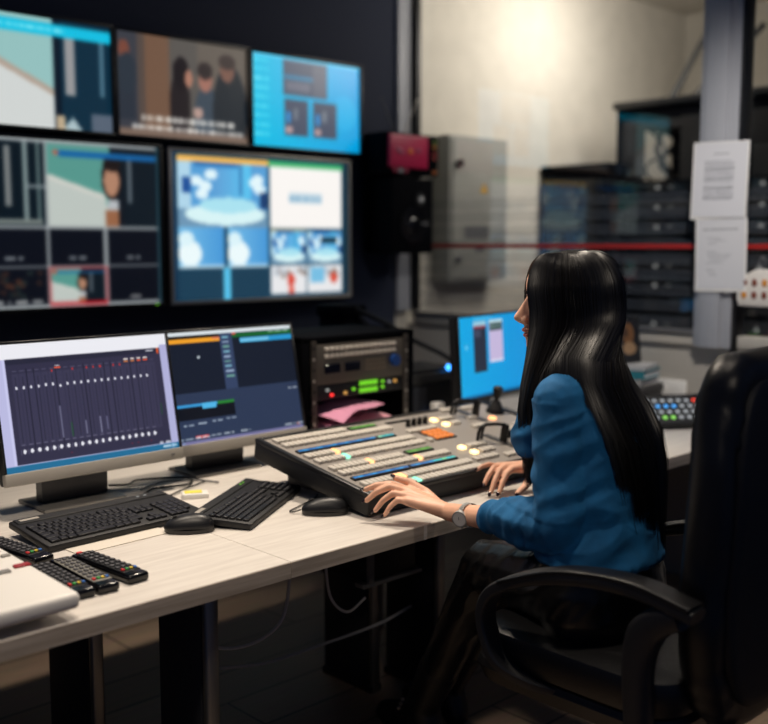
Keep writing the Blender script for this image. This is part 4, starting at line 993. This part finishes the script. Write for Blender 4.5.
cobj('back_panel', back_shell([(-0.02, 0.05), (-0.043, 0.052), (-0.048, 0.058), (-0.050, 0.075), (-0.050, 0.14)]), mat('back_cloth', (20, 20, 23), 0.55, bump=0.15, bscale=300), ang=60)
# arms
for s in (-1, 1):
    ax = XC + s * 0.27
    pts = spline([(ax - s * 0.07, 1.25, 0.485), (ax - s * 0.03, 1.33, 0.495), (ax, 1.405, 0.528), (ax, 1.445, 0.585), (ax, 1.455, 0.638), (ax, 1.43, 0.690), (ax, 1.36, 0.732), (ax, 1.27, 0.763), (ax, 1.16, 0.783), (ax, 1.05, 0.786), (ax, 0.93, 0.764)], 60)
    th = [0.024 + 0.010 * math.exp(-((i - 44) / 14.0) ** 2) for i in range(61)]
    a = cobj('armrest', MB().sweep(pts, (1, 0, 0), 0.056, th), mat('arm_plastic', (36, 36, 38), 0.42))
    cobj('arm_pad', MB().sweep(spline([(ax, 1.40, 0.722), (ax, 1.27, 0.774), (ax, 1.16, 0.796), (ax, 1.05, 0.800), (ax, 0.935, 0.780)], 30), (1, 0, 0), 0.060, 0.012), LEATHER, a)
    cobj('rear_post', MB().sweep(spline([(ax, 0.965, 0.755), (ax, 1.005, 0.735), (ax, 1.04, 0.70), (ax, 1.055, 0.63), (ax, 1.05, 0.50)], 30), (1, 0, 0), 0.050, [0.07 - 0.02 * abs(i - 15) / 15 for i in range(31)]), mat('arm_plastic', (36, 36, 38), 0.42), a)
cobj('mechanism', MB().box((XC, 1.24, 0.42), (0.26, 0.30, 0.06), 0.012), BLACK)
cobj('back_bar', MB().sweep(spline([(XC, 1.15, 0.42), (XC, 1.03, 0.43), (XC, 0.975, 0.50), (XC, 0.97, 0.60)], 20), (1, 0, 0), 0.09, 0.02), BLACK)
cobj('gas_lift', MB().cyl((XC, 1.22, 0.09), (XC, 1.22, 0.30), 0.028).cyl((XC, 1.22, 0.28), (XC, 1.22, 0.40), 0.020), BLACKG)
cobj('hub', MB().cyl((XC, 1.22, 0.075), (XC, 1.22, 0.125), 0.045, 0.035), BLACK)
for k in range(5):
    a = 2 * PI * k / 5 + 0.35; d = V((math.cos(a), math.sin(a), 0)); o0 = V((XC, 1.22, 0))
    L = cobj('leg', MB().sweep([o0 + d * 0.03 + V((0, 0, 0.10)), o0 + d * 0.18 + V((0, 0, 0.09)), o0 + d * 0.31 + V((0, 0, 0.070))], V((-d.y, d.x, 0)), 0.045, 0.028), BLACK)
    e = o0 + d * 0.30
    sd = V((-d.y, d.x, 0))
    w_ = MB()
    for q in (-1, 1): w_.cyl(e + sd * (0.008 * q) + V((0, 0, 0.027)), e + sd * (0.026 * q) + V((0, 0, 0.027)), 0.027)
    w_.cyl(e - sd * 0.02 + V((0, 0, 0.03)), e + sd * 0.02 + V((0, 0, 0.03)), 0.008, seg=10).cyl(e + V((0, 0, 0.03)), e + V((0, 0, 0.065)), 0.007, seg=10)
    cobj('caster', w_, RUBBER, L)

# ================================================================= THE WOMAN
PO = V((1.95, 1.30, 0.0))
man = thing('person', 'woman with long black hair and blue sweater seated at the mixing console', 'person', PO)
def remesh(mb, voxel, smooth, name, m, parent, disp=None, sf=0.5):
    bm = mb.bm; bmesh.ops.recalc_face_normals(bm, faces=bm.faces)
    me = bpy.data.meshes.new('tmp'); bm.to_mesh(me); bm.free()
    o = bpy.data.objects.new('tmp', me); C.objects.link(o)
    r = o.modifiers.new('r', 'REMESH'); r.mode = 'VOXEL'; r.voxel_size = voxel
    s_ = o.modifiers.new('s', 'SMOOTH'); s_.factor = sf; s_.iterations = smooth
    dg = bpy.context.evaluated_depsgraph_get(); dg.update()
    out = bpy.data.meshes.new_from_object(o.evaluated_get(dg))
    bpy.data.objects.remove(o); bpy.data.meshes.remove(me)
    nv = len(out.vertices)
    if disp:
        co = [v.co.copy() for v in out.vertices]; no = [v.normal.copy() for v in out.vertices]
        for i, v in enumerate(out.vertices): v.co = co[i] + no[i] * disp(co[i])
    out.transform(T(-PO)); out.name = name
    out.materials.clear(); out.materials.append(m)
    out.polygons.foreach_set('use_smooth', [True] * len(out.polygons))
    ob = bpy.data.objects.new(name, out); C.objects.link(ob); ob.parent = parent
    return ob
# joints
HIP = {-1: V((1.865, 1.30, 0.685)), 1: V((2.045, 1.30, 0.685))}
KNEE = {-1: V((1.975, 1.665, 0.632)), 1: V((2.13, 1.70, 0.64))}
ANK = {-1: V((2.06, 1.98, 0.125)), 1: V((2.21, 2.02, 0.125))}
SH = {-1: V((1.850, 1.355, 1.116)), 1: V((2.100, 1.440, 1.100))}
ELB = {-1: V((1.812, 1.315, 0.838)), 1: V((2.30, 1.50, 0.86))}
WR = {-1: V((1.877, 1.715, 0.787)), 1: V((2.365, 1.832, 0.812))}
HC = V((1.989, 1.441, 1.327))
fd = V((-0.70, 0.714, -0.05)).normalized(); up_ = V((0, 0, 1)); up_ = (up_ - fd * up_.dot(fd)).normalized(); lf = up_.cross(fd)
HB = Matrix((( fd.x, lf.x, up_.x, HC.x), (fd.y, lf.y, up_.y, HC.y), (fd.z, lf.z, up_.z, HC.z), (0, 0, 0, 1)))
def hp(f, l, u): return HB @ V((f, l, u))
def torso(mb, grow=0.0, zmin=0.60):
    secs = [(0.60, 1.95, 1.30, 0.165, 0.115), (0.68, 1.95, 1.30, 0.178, 0.125), (0.76, 1.955, 1.305, 0.165, 0.118), (0.86, 1.965, 1.32, 0.134, 0.102), (0.95, 1.975, 1.338, 0.136, 0.106), (1.03, 1.985, 1.355, 0.148, 0.115), (1.09, 1.992, 1.37, 0.160, 0.100), (1.135, 1.995, 1.378, 0.140, 0.075), (1.165, 1.996, 1.383, 0.085, 0.058), (1.19, 1.997, 1.39, 0.052, 0.05)]
    R = []
    for z, x, y, a, b in secs:
        if z < zmin - 1e-6: continue
        R.append([V((x + (a + grow) * math.cos(t) - 0.12 * (b + grow) * math.sin(t) * 0, y + (b + grow) * math.sin(t) + 0.10 * a * math.cos(t), z)) for t in [2 * PI * k / 40 for k in range(40)]])
    mb.rings(R)
    # bust
    for sx in (-1, 1): mb.ball((1.985 + sx * 0.075, 1.445 + sx * 0.01, 1.03), (0.062 + grow, 0.06 + grow, 0.065 + grow))
body = MB()
torso(body, 0.0, 0.68)
for s in (-1, 1):
    body.chain([HIP[s], HIP[s].lerp(KNEE[s], 0.5), KNEE[s]], [0.086, 0.078, 0.058])
    body.chain([KNEE[s], KNEE[s].lerp(ANK[s], 0.35), ANK[s]], [0.056, 0.054, 0.036])
    body.chain([ANK[s], ANK[s] + V((0.01, 0.07, -0.075)), ANK[s] + V((0.02, 0.16, -0.095))], [0.036, 0.034, 0.024])
    body.chain([ANK[s], ANK[s] + V((0.0, -0.035, -0.09))], [0.036, 0.03])
    nb = V((1.997, 1.385, 1.15))
    body.chain([nb.lerp(SH[s], 0.2), SH[s]], [0.05, 0.048])
    m_ = SH[s].lerp(ELB[s], 0.5)
    body.chain([SH[s], m_, ELB[s]], [0.047, 0.041, 0.034])
    f_ = ELB[s].lerp(WR[s], 0.35)
    body.chain([ELB[s], f_, ELB[s].lerp(WR[s], 0.8), WR[s]], [0.034, 0.036, 0.0265, 0.0235])
body.chain([V((1.997, 1.388, 1.12)), V((1.997, 1.392, 1.20)), hp(-0.018, 0, -0.07)], [0.056, 0.050, 0.049])
# head
def hball(f, l, u, a, b, c): body.ball((0, 0, 0), (a, b, c), 28, 20, None) if False else body._add(_ell(a, b, c), HB @ T((f, l, u)))
def _ell(a, b, c):
    q = bmesh.new(); bmesh.ops.create_uvsphere(q, u_segments=28, v_segments=20, radius=1)
    bmesh.ops.transform(q, matrix=Matrix.Diagonal((a, b, c, 1)), verts=q.verts); return q
hball(-0.012, 0, 0.028, 0.098, 0.076, 0.094)
hball(0.030, 0, -0.020, 0.064, 0.060, 0.080)
hball(0.045, 0, -0.062, 0.045, 0.046, 0.042)
hball(0.072, 0, -0.094, 0.020, 0.022, 0.016)
hball(0.072, 0, 0.045, 0.024, 0.050, 0.040)
for s in (-1, 1):
    hball(0.060, s * 0.036, -0.030, 0.028, 0.024, 0.026)
    hball(0.083, s * 0.030, 0.023, 0.011, 0.024, 0.009); hball(0.080, s * 0.031, 0.013, 0.0125, 0.016, 0.006); hball(0.058, s * 0.022, -0.066, 0.028, 0.022, 0.030)
    hball(-0.008, s * 0.074, -0.012, 0.017, 0.008, 0.030)
    body.chain([hp(0.020, s * 0.050, -0.045), hp(0.065, s * 0.018, -0.092)], [0.018, 0.016])
body.chain([hp(0.089, 0, 0.018), hp(0.104, 0, -0.006), hp(0.119, 0, -0.027)], [0.0075, 0.0085, 0.0095])
body.chain([hp(0.114, 0, -0.032), hp(0.092, 0, -0.040)], [0.0085, 0.010])
body.chain([hp(0.082, 0, 0.020), hp(0.094, 0, -0.012), hp(0.098, 0, -0.034)], [0.011, 0.013, 0.0125])
for s in (-1, 1): body.ball(hp(0.104, s * 0.011, -0.034), 0.0085)
body.chain([hp(0.088, 0, -0.044), hp(0.086, 0, -0.098)], [0.016, 0.014])
body._add(_ell(0.0105, 0.022, 0.007), HB @ T((0.098, 0, -0.0575))); body._add(_ell(0.0105, 0.019, 0.0075), HB @ T((0.0955, 0, -0.0705)))
hball(0.086, 0, -0.095, 0.015, 0.018, 0.014); hball(0.078, 0, -0.074, 0.017, 0.030, 0.032)
# hands
nails = []
def finger(M_, T_, r0, r1, lift, pal):
    M_, T_ = V(M_), V(T_); u = V((0, 0, 1))
    pts = [M_, M_.lerp(T_, 0.42) + u * lift, M_.lerp(T_, 0.75) + u * lift * 0.72, T_]
    body.chain(pts, [r0, r0 * 0.95, (r0 + r1) / 2, r1], 14)
    d = (pts[3] - pts[2]).normalized()
    n = (u - d * u.dot(d)); n = n.normalized() if n.length > 0.15 else V((0, -1, 0))
    nails.append((T_, d, n, r1))
def hand(W, mcp, tips, lifts, thumb, tl):
    W = V(W); mcp = [V(p) for p in mcp]
    for p in mcp:
        body.chain([W, W.lerp(p, 0.5), p], [0.0215, 0.0155, 0.0118], 14)
    for a, b in zip(mcp[:-1], mcp[1:]):
        body.chain([a.lerp(W, 0.25), b.lerp(W, 0.25)], [0.0125, 0.0125], 12); body.chain([a.lerp(W, 0.55), b.lerp(W, 0.55)], [0.0145, 0.0145], 12)
    for (p, t, l, r) in zip(mcp, tips, lifts, (0.0098, 0.0100, 0.0094, 0.0084)): finger(p, t, r, r * 0.74, l, W)
    th = [V(p) for p in thumb]
    body.chain([W.lerp(th[0], 0.4), th[0], th[1], th[2], th[3]], [0.018, 0.0155, 0.0125, 0.0105, 0.0085], 14)
    d = (th[3] - th[2]).normalized(); n = V(tl); n = (n - d * n.dot(d)).normalized()
    nails.append((th[3], d, n, 0.0085))
hand(WR[-1], [(1.868, 1.850, 0.823), (1.849, 1.843, 0.824), (1.833, 1.830, 0.817), (1.822, 1.813, 0.807)],
     [(1.789, 1.934, 0.822), (1.783, 1.922, 0.796), (1.784, 1.890, 0.775), (1.790, 1.860, 0.768)], [0.016, 0.022, 0.022, 0.018],
     [(1.890, 1.765, 0.795), (1.896, 1.815, 0.818), (1.884, 1.862, 0.838), (1.862, 1.893, 0.848)], (-0.3, -0.3, 1))
hand(WR[1], [(2.292, 1.846, 0.812), (2.290, 1.868, 0.817), (2.293, 1.889, 0.816), (2.300, 1.908, 0.811)],
     [(2.224, 1.836, 0.757), (2.206, 1.852, 0.757), (2.208, 1.878, 0.778), (2.218, 1.915, 0.812)], [0.016, 0.02, 0.018, 0.010],
     [(2.352, 1.812, 0.802), (2.318, 1.797, 0.790), (2.283, 1.790, 0.772), (2.250, 1.790, 0.757)], (-0.2, -0.8, 0.6))
remesh(body, 0.0028, 5, 'body', SKIN, man)
for (p, d, n, r) in nails:
    sdv = d.cross(n)
    Mx = Matrix(((d.x, sdv.x, n.x, 0), (d.y, sdv.y, n.y, 0), (d.z, sdv.z, n.z, 0), (0, 0, 0, 1)))
    obj('nail', MB().ball(p + n * r * 0.55 + d * r * 0.95, (0.0082, 0.0060, 0.0034), 12, 8, Mx), NAIL, man, None, PO)
for s in (-1, 1):
    e = hp(0.0785, s * 0.031, 0.004)
    ey = obj('eye', MB().ball(e, 0.0115, 16, 12), EYEW, man, None, PO)
    obj('iris', MB().ball(hp(0.0885, s * 0.032, 0.003), (0.003, 0.0052, 0.0052), 12, 8, HB.to_3x3().to_4x4()), IRIS, ey, None, PO)
    obj('eyebrow', MB().tube([hp(0.0985, s * 0.013, 0.029), hp(0.0965, s * 0.030, 0.034), hp(0.0865, s * 0.048, 0.029)], [0.002, 0.0028, 0.0014], 6), HAIRM, man, None, PO)
    obj('eyelash', MB().tube([hp(0.0905, s * 0.021, 0.009), hp(0.094, s * 0.032, 0.0105), hp(0.088, s * 0.044, 0.008)], [0.001, 0.0016, 0.001], 6), HAIRM, man, None, PO)
lp = MB()
lp._add(_ell(0.0085, 0.020, 0.0058), HB @ T((0.1015, 0, -0.0575))); lp._add(_ell(0.0085, 0.0175, 0.0062), HB @ T((0.0988, 0, -0.0700)))
obj('mouth', lp, LIPS, man, None, PO)

# sweater
def ridge(v): return 1 - 2 * abs(v)
def sw_disp(p):
    d = 0.0
    # forearm creases cross the arm (run along Y), upper arm along Z, torso slanted
    wf = max(0, 1 - abs(p.z - 0.82) / 0.10) * max(0, min(1, (p.y - 1.22) / 0.08)) * (1 if p.x < 1.90 else 0)
    d += wf * 0.0085 * ridge(noise.noise(V((p.x * 9, p.y * 26, p.z * 12 + p.y * 14))))
    wu = max(0, 1 - abs(p.x - 1.82) / 0.12) * (1 if 0.86 < p.z < 1.12 else 0.3)
    d += wu * 0.0070 * ridge(noise.noise(V((p.x * 7 + 3, p.y * 9, p.z * 22 + p.y * 12))))
    wb = 1.0 if p.z < 0.98 else max(0.25, 1 - (p.z - 0.98) / 0.1)
    d += wb * 0.0095 * ridge(noise.noise(V((p.x * 6 + 9, p.y * 5, p.z * 17 - p.x * 8))))
    return d
sw = MB()
torso(sw, 0.017, 0.76)
for s in (-1, 1):
    nb = V((1.997, 1.383, 1.140))
    sw.chain([nb.lerp(SH[s], 0.35), SH[s] + V((0, 0, 0.002))], [0.058, 0.060])
    sw.chain([SH[s], SH[s].lerp(ELB[s], 0.4), SH[s].lerp(ELB[s], 0.8), ELB[s]], [0.060, 0.057, 0.052, 0.050])
    q = ELB[s].lerp(WR[s], 0.62 if s < 0 else 0.80)
    sw.chain([ELB[s], ELB[s].lerp(WR[s], 0.3), ELB[s].lerp(WR[s], 0.50)], [0.050, 0.049, 0.041])
    e2 = ELB[s].lerp(WR[s], 0.50); sw.cyl(e2, q, 0.041, 0.034, 24)
remesh(sw, 0.005, 6, 'sweater', SWEAT, man, sw_disp)
# ribbed hem and cuffs
for s in (-1, 1):
    q0 = ELB[s].lerp(WR[s], 0.56 if s < 0 else 0.74); q1 = ELB[s].lerp(WR[s], 0.63 if s < 0 else 0.81)
    obj('cuff', MB().cyl(q0, q1, 0.0365, 0.0345, 32), SWEAT, man, None, PO)
# trousers
def tr_disp(p):
    w = 0.4 + 1.2 * math.exp(-((p.y - 1.42) / 0.10) ** 2) + 0.9 * math.exp(-((p.y - 1.68) / 0.06) ** 2)
    return w * 0.0050 * ridge(noise.noise(V((p.x * 8, p.y * 24 + p.z * 16, p.z * 9))))
tr = MB()
R = []
for z, a, b in ((0.588, 0.165, 0.12), (0.64, 0.185, 0.135), (0.70, 0.186, 0.135), (0.76, 0.172, 0.126), (0.79, 0.162, 0.118)):
    R.append([V((1.952 + a * math.cos(t), 1.303 + b * math.sin(t) + 0.1 * a * math.cos(t), z)) for t in [2 * PI * k / 40 for k in range(40)]])
tr.rings(R)
for s in (-1, 1):
    tr.chain([HIP[s], HIP[s].lerp(KNEE[s], 0.5), KNEE[s]], [0.098, 0.089, 0.070])
    tr.chain([KNEE[s], KNEE[s].lerp(ANK[s], 0.35), ANK[s].lerp(KNEE[s], 0.12)], [0.068, 0.064, 0.050])
remesh(tr, 0.006, 5, 'trousers', LEATHERP, man, tr_disp)
# boots
for s in (-1, 1):
    b = MB()
    b.chain([ANK[s].lerp(KNEE[s], 0.28), ANK[s]], [0.060, 0.050])
    b.chain([ANK[s], ANK[s] + V((0.01, 0.07, -0.068)), ANK[s] + V((0.02, 0.17, -0.088))], [0.050, 0.046, 0.036])
    b.chain([ANK[s], ANK[s] + V((0, -0.035, -0.08))], [0.050, 0.042])
    bo = remesh(b, 0.006, 4, 'boot', BLACK, man)
    for k in range(3):
        obj('eyelet', MB().cyl(ANK[s] + V((-0.05, 0.03 + 0.008 * k, 0.02 - 0.016 * k)), ANK[s] + V((-0.057, 0.03 + 0.008 * k, 0.02 - 0.016 * k)), 0.005, seg=10), STEEL, bo, None, PO)
# wristwatch on the near wrist
wa = ELB[-1].lerp(WR[-1], 0.80); wd = (WR[-1] - ELB[-1]).normalized()
s1 = wd.cross(V((0, 0, 1))).normalized(); s2 = s1.cross(wd)
def ringpt(a, r, o=0.0): return wa + wd * o + s1 * r * math.cos(a) + s2 * r * math.sin(a)
wt = obj('wristwatch', MB().cyl(wa, wa + wd * 0.0001, 0.001, seg=6), STEEL, man, None, PO)
out_dir = V((-0.80, -0.45, -0.05))
o1, o2 = out_dir.dot(s1), out_dir.dot(s2); a0 = math.atan2(o2, o1)
RR = 0.0298
for row, (o, wdt) in enumerate(((-0.0052, 0.0052), (0.0, 0.0050), (0.0052, 0.0052))):
    for k in range(26):
        a = a0 + 0.62 + (2 * PI - 1.24) * (k + 0.5) / 26
        dv = (s1 * math.cos(a) + s2 * math.sin(a)); tv = dv.cross(wd)
        Mx = Matrix(((tv.x, wd.x, dv.x, 0), (tv.y, wd.y, dv.y, 0), (tv.z, wd.z, dv.z, 0), (0, 0, 0, 1)))
        p_ = ringpt(a, RR, o)
        obj('bracelet_link', MB().box((0, 0, 0), (0.0056, wdt, 0.0028), 0.0008, 1, T(p_) @ Mx), STEEL, wt, None, PO)
nv = (s1 * math.cos(a0) + s2 * math.sin(a0))
wn = (nv - wd * 0.40).normalized(); wc = wa + nv * 0.0285
obj('watch_case', MB().cyl(wc - wn * 0.003, wc + wn * 0.0062, 0.0215, 0.0205, 36), STEEL, wt, None, PO)
obj('dial', MB().cyl(wc + wn * 0.0060, wc + wn * 0.0066, 0.0172, seg=32), mat('dial_silver', (226, 222, 214), 0.4), wt, None, PO)
tv = nv.cross(wd)
obj('hand', MB().tube([wc + wn * 0.007, wc + wn * 0.007 + wd * 0.009 + tv * 0.004], 0.0006, 5), BLACK, wt, None, PO)
obj('hand', MB().tube([wc + wn * 0.007, wc + wn * 0.007 - tv * 0.007], 0.0006, 5), BLACK, wt, None, PO)
obj('crown', MB().cyl(wc + tv * 0.021, wc + tv * 0.0245, 0.0030, seg=10), STEEL, wt, None, PO)

# ---- hair: strands rooted along a parting, lying over the skull, hanging over shoulder and back
A_, B_, C_ = 0.122, 0.088, 0.093
keys = [  # angle from the face (deg, camera side positive), then world points for jaw-below levels
    (34, (1.842, 1.460, 1.10), (1.845, 1.446, 0.99), (1.850, 1.440, 0.915)),
    (75, (1.850, 1.430, 1.12), (1.842, 1.425, 1.00), (1.848, 1.425, 0.930)),
    (92, (1.862, 1.360, 1.195), (1.865, 1.285, 1.06), (1.90, 1.235, 0.90)),
    (115, (1.880, 1.310, 1.185), (1.880, 1.240, 1.03), (1.925, 1.205, 0.80)),
    (150, (1.912, 1.298, 1.17), (1.915, 1.212, 1.00), (1.955, 1.190, 0.765)),
    (180, (1.965, 1.288, 1.17), (1.970, 1.203, 0.99), (1.988, 1.188, 0.755)),
    (215, (2.035, 1.297, 1.16), (2.030, 1.207, 1.01), (2.020, 1.192, 0.765)),
    (250, (2.095, 1.335, 1.15), (2.085, 1.235, 1.02), (2.045, 1.205, 0.79)),
    (285, (2.09, 1.45, 1.13), (2.10, 1.46, 1.02), (2.10, 1.465, 0.93)),
    (322, (2.03, 1.50, 1.13), (2.05, 1.515, 1.03), (2.06, 1.515, 0.94))]
def tgt(th):
    for a, b in zip(keys[:-1], keys[1:]):
        if a[0] <= th <= b[0]:
            u = (th - a[0]) / (b[0] - a[0]); u = u * u * (3 - 2 * u)
            return [V(a[i]).lerp(V(b[i]), u) for i in (1, 2, 3)]
    return [V(x) for x in (keys[0] if th < keys[0][0] else keys[-1])[1:]]
def hair_path(th, grow, n, lenf=1.0):
    t = math.radians(th); ct, st_ = math.cos(t), math.sin(t)
    pts = []
    # parting: runs front to back over the crown; strands leave it sideways
    part_f = 0.062 * ct if abs(st_) > 0.2 else 0.062 * ct
    for ph in (0.12, 0.38, 0.66, 0.95, 1.22, 1.5):
        k = math.sin(ph) ** (0.62 if ct > 0.4 else 0.82)
        f = A_ * (1 + grow) * (ct * k * 1.0) + (1 - k) * part_f * 0.6 - 0.006
        l = B_ * (1 + grow) * st_ * k
        u = 0.026 + C_ * (1 + grow) * math.cos(ph)
        pts.append(hp(f, l, u))
    pts.append(hp(A_ * 0.98 * (1 + grow) * ct - 0.006, B_ * (1 + grow) * st_, -0.05))
    g = tgt(th)
    cen = V((1.985, 1.36, 0))
    for q in g:
        o = V((q.x - cen.x, q.y - cen.y, 0)); o = o.normalized() * grow * 0.10 if o.length > 1e-4 else V()
        pts.append(q + o)
    if lenf != 1.0: pts[-1] = pts[-2].lerp(pts[-1], lenf)
    return spline(pts, n)
# under-layer as closed thick sheet
def hair_sheet():
    b = MB(); nth, n = 80, 40
    outer, inner = [], []
    for i in range(nth + 1):
        th = 34 + (322 - 34) * i / nth
        P = hair_path(th, -0.035, n); Q = hair_path(th, -0.12, n)
        for k, p_ in enumerate(P):
            kk = k / n
            w = 0.0022 * min(1, kk * 2) * noise.noise(V((th * 0.35, kk * 3, 2.0)))
            o = (p_ - V((HC.x, HC.y, p_.z)));
            P[k] = p_ + (o.normalized() * w if o.length > 1e-4 else V())
        outer.append(P); inner.append(Q)
    vo = [[b.bm.verts.new(p_) for p_ in r] for r in outer]; vi = [[b.bm.verts.new(p_) for p_ in r] for r in inner]
    for i in range(nth):
        for k in range(n):
            b.bm.faces.new((vo[i][k], vo[i + 1][k], vo[i + 1][k + 1], vo[i][k + 1])); b.bm.faces.new((vi[i][k], vi[i][k + 1], vi[i + 1][k + 1], vi[i + 1][k]))
        b.bm.faces.new((vo[i][n], vo[i + 1][n], vi[i + 1][n], vi[i][n])); b.bm.faces.new((vo[i][0], vi[i][0], vi[i + 1][0], vo[i + 1][0]))
    for k in range(n):
        b.bm.faces.new((vo[0][k], vo[0][k + 1], vi[0][k + 1], vi[0][k])); b.bm.faces.new((vo[nth][k], vi[nth][k], vi[nth][k + 1], vo[nth][k + 1]))
    b.ball(hp(-0.01, 0, 0.035), 0.001, 6, 4)
    b._add(_ell(0.104, 0.083, 0.101), HB @ T((-0.012, 0, 0.026)))
    return b
hs = MB()
rr = random.Random(11)
for i in range(2600):
    th = 34 + 288 * rr.random()
    if rr.random() < 0.25: th = rr.choice([36, 38, 44, 52, 60, 70, 88, 95, 112, 120]) + rr.uniform(-4, 4)
    th = min(max(th, 33), 323)
    g = rr.uniform(-0.03, 0.035); n = 24
    P = hair_path(th, g, n, rr.uniform(0.75, 1.12))
    a, bq, cph = rr.uniform(-1, 1), rr.uniform(-1, 1), rr.uniform(0, 6)
    clump = noise.noise(V((th * 0.18, 0, 5))) * 0.010
    out = []
    for k, p_ in enumerate(P):
        u = k / n; w = max(0, u - 0.3) ** 1.3
        out.append(p_ + V((a * 0.008 + clump, bq * 0.008, 0)) * w * 1.6 + V((math.sin(u * 7 + cph), math.cos(u * 6 + cph), 0)) * 0.0022 * w)
    r = rr.uniform(0.0007, 0.0013)
    hs.tube(out, [r * (1 if k < n - 6 else max(0.25, (n - k) / 6)) for k in range(n + 1)], 4)
# a few stray flyaway strands
for i in range(40):
    th = rr.uniform(50, 300); P = hair_path(th, 0.05, 24, rr.uniform(0.7, 1.1)); a = V((rr.uniform(-1, 1), rr.uniform(-1, 1), 0)) * 0.016
    hs.tube([p_ + a * (k / 24) ** 1.2 + V((0, 0, 0.006 * math.sin(k / 24 * PI))) for k, p_ in enumerate(P)], 0.0006, 4)
hr = obj('hair', hair_sheet(), HAIRM, man, None, PO, 80)
obj('strand_layer', hs, HAIR, hr, None, PO, 80, fix=False)

# ================================================================= LIGHT AND CAMERA
def area(name, loc, rot, size, power, col, sy=None, spread=PI):
    l = bpy.data.lights.new(name, 'AREA'); l.energy = power; l.color = col; l.size = size
    if sy: l.shape = 'RECTANGLE'; l.size_y = sy
    l.spread = spread
    o = bpy.data.objects.new(name, l); C.objects.link(o); o.location = loc; o.rotation_euler = rot; return o
def spot(name, loc, target, power, col, ang, blend, rad):
    l = bpy.data.lights.new(name, 'SPOT'); l.energy = power; l.color = col; l.spot_size = math.radians(ang); l.spot_blend = blend; l.shadow_soft_size = rad
    o = bpy.data.objects.new(name, l); C.objects.link(o); o.location = loc
    o.rotation_euler = (V(target) - V(loc)).to_track_quat('-Z', 'Y').to_euler(); return o
WARM = (1.0, 0.86, 0.70)
spot('downlight_or_fill', (1.20, 2.62, 2.85), (1.35, 2.25, 0.74), 95, WARM, 74, 0.6, 0.10)
spot('downlight_or_fill', (2.30, 2.55, 2.85), (2.10, 2.00, 0.85), 160, WARM, 70, 0.6, 0.10)
spot('downlight_or_fill', (0.72, 1.12, 2.85), (0.95, 1.92, 0.74), 95, WARM, 42, 0.5, 0.10)
spot('downlight_or_fill', (0.40, -0.60, 2.45), (1.88, 1.40, 1.12), 40, WARM, 19, 0.6, 0.12)  # unseen front fill, set low and narrow to brighten only her upper body
spot('downlight_or_fill', (1.98, 1.22, 2.95), (1.95, 1.36, 1.0), 62, WARM, 30, 0.5, 0.08)
spot('downlight_or_fill', (2.75, 1.25, 2.85), (3.92, 2.45, 0.95), 150, (1.0, 0.94, 0.88), 68, 1.0, 0.10)  # added fill spot that brightens window wall, mullion and sheets
area('wall_fill', (4.75, 2.5, 2.85), (math.radians(97), 0, 0), 0.6, 22, (1.0, 0.93, 0.83))  # added fill, turned sideways to lift the cream wall; no fixture there
spot('downlight_or_fill', (5.15, 3.25, 2.80), (5.20, 4.0, 2.42), 34, (1.0, 0.96, 0.90), 165, 1.0, 0.12)
spot('downlight_or_fill', (6.4, 2.6, 3.0), (6.6, 2.6, 0), 45, (1.0, 0.93, 0.83), 150, 1.0, 0.2)  # added behind the racks to keep the far wall lit
w = bpy.data.worlds.new('World'); SC.world = w; w.use_nodes = True
bg = w.node_tree.nodes['Background']; bg.inputs['Color'].default_value = (0.03, 0.05, 0.11, 1); bg.inputs['Strength'].default_value = 0.6

cam = bpy.data.cameras.new('camera'); co_ = bpy.data.objects.new('camera', cam); C.objects.link(co_)
co_.location = (0, 0, 1.47); co_.rotation_euler = (math.radians(90 - 6.67), 0, math.radians(46.15 - 90))
cam.sensor_width = 36; cam.lens = 1017 / 768 * 36; cam.clip_start = 0.05; cam.clip_end = 60
cam.dof.use_dof = True; cam.dof.focus_distance = 2.5; cam.dof.aperture_fstop = 1.5; cam.dof.aperture_blades = 9
SC.camera = co_
vs = SC.view_settings; vs.view_transform = 'Standard'; vs.look = 'None'; vs.exposure = 0.0; vs.gamma = 1.0; vs.use_curve_mapping = False
SC.cycles.use_denoising = True
SC.cycles.max_bounces = 8
SC.cycles.sample_clamp_indirect = 4.0
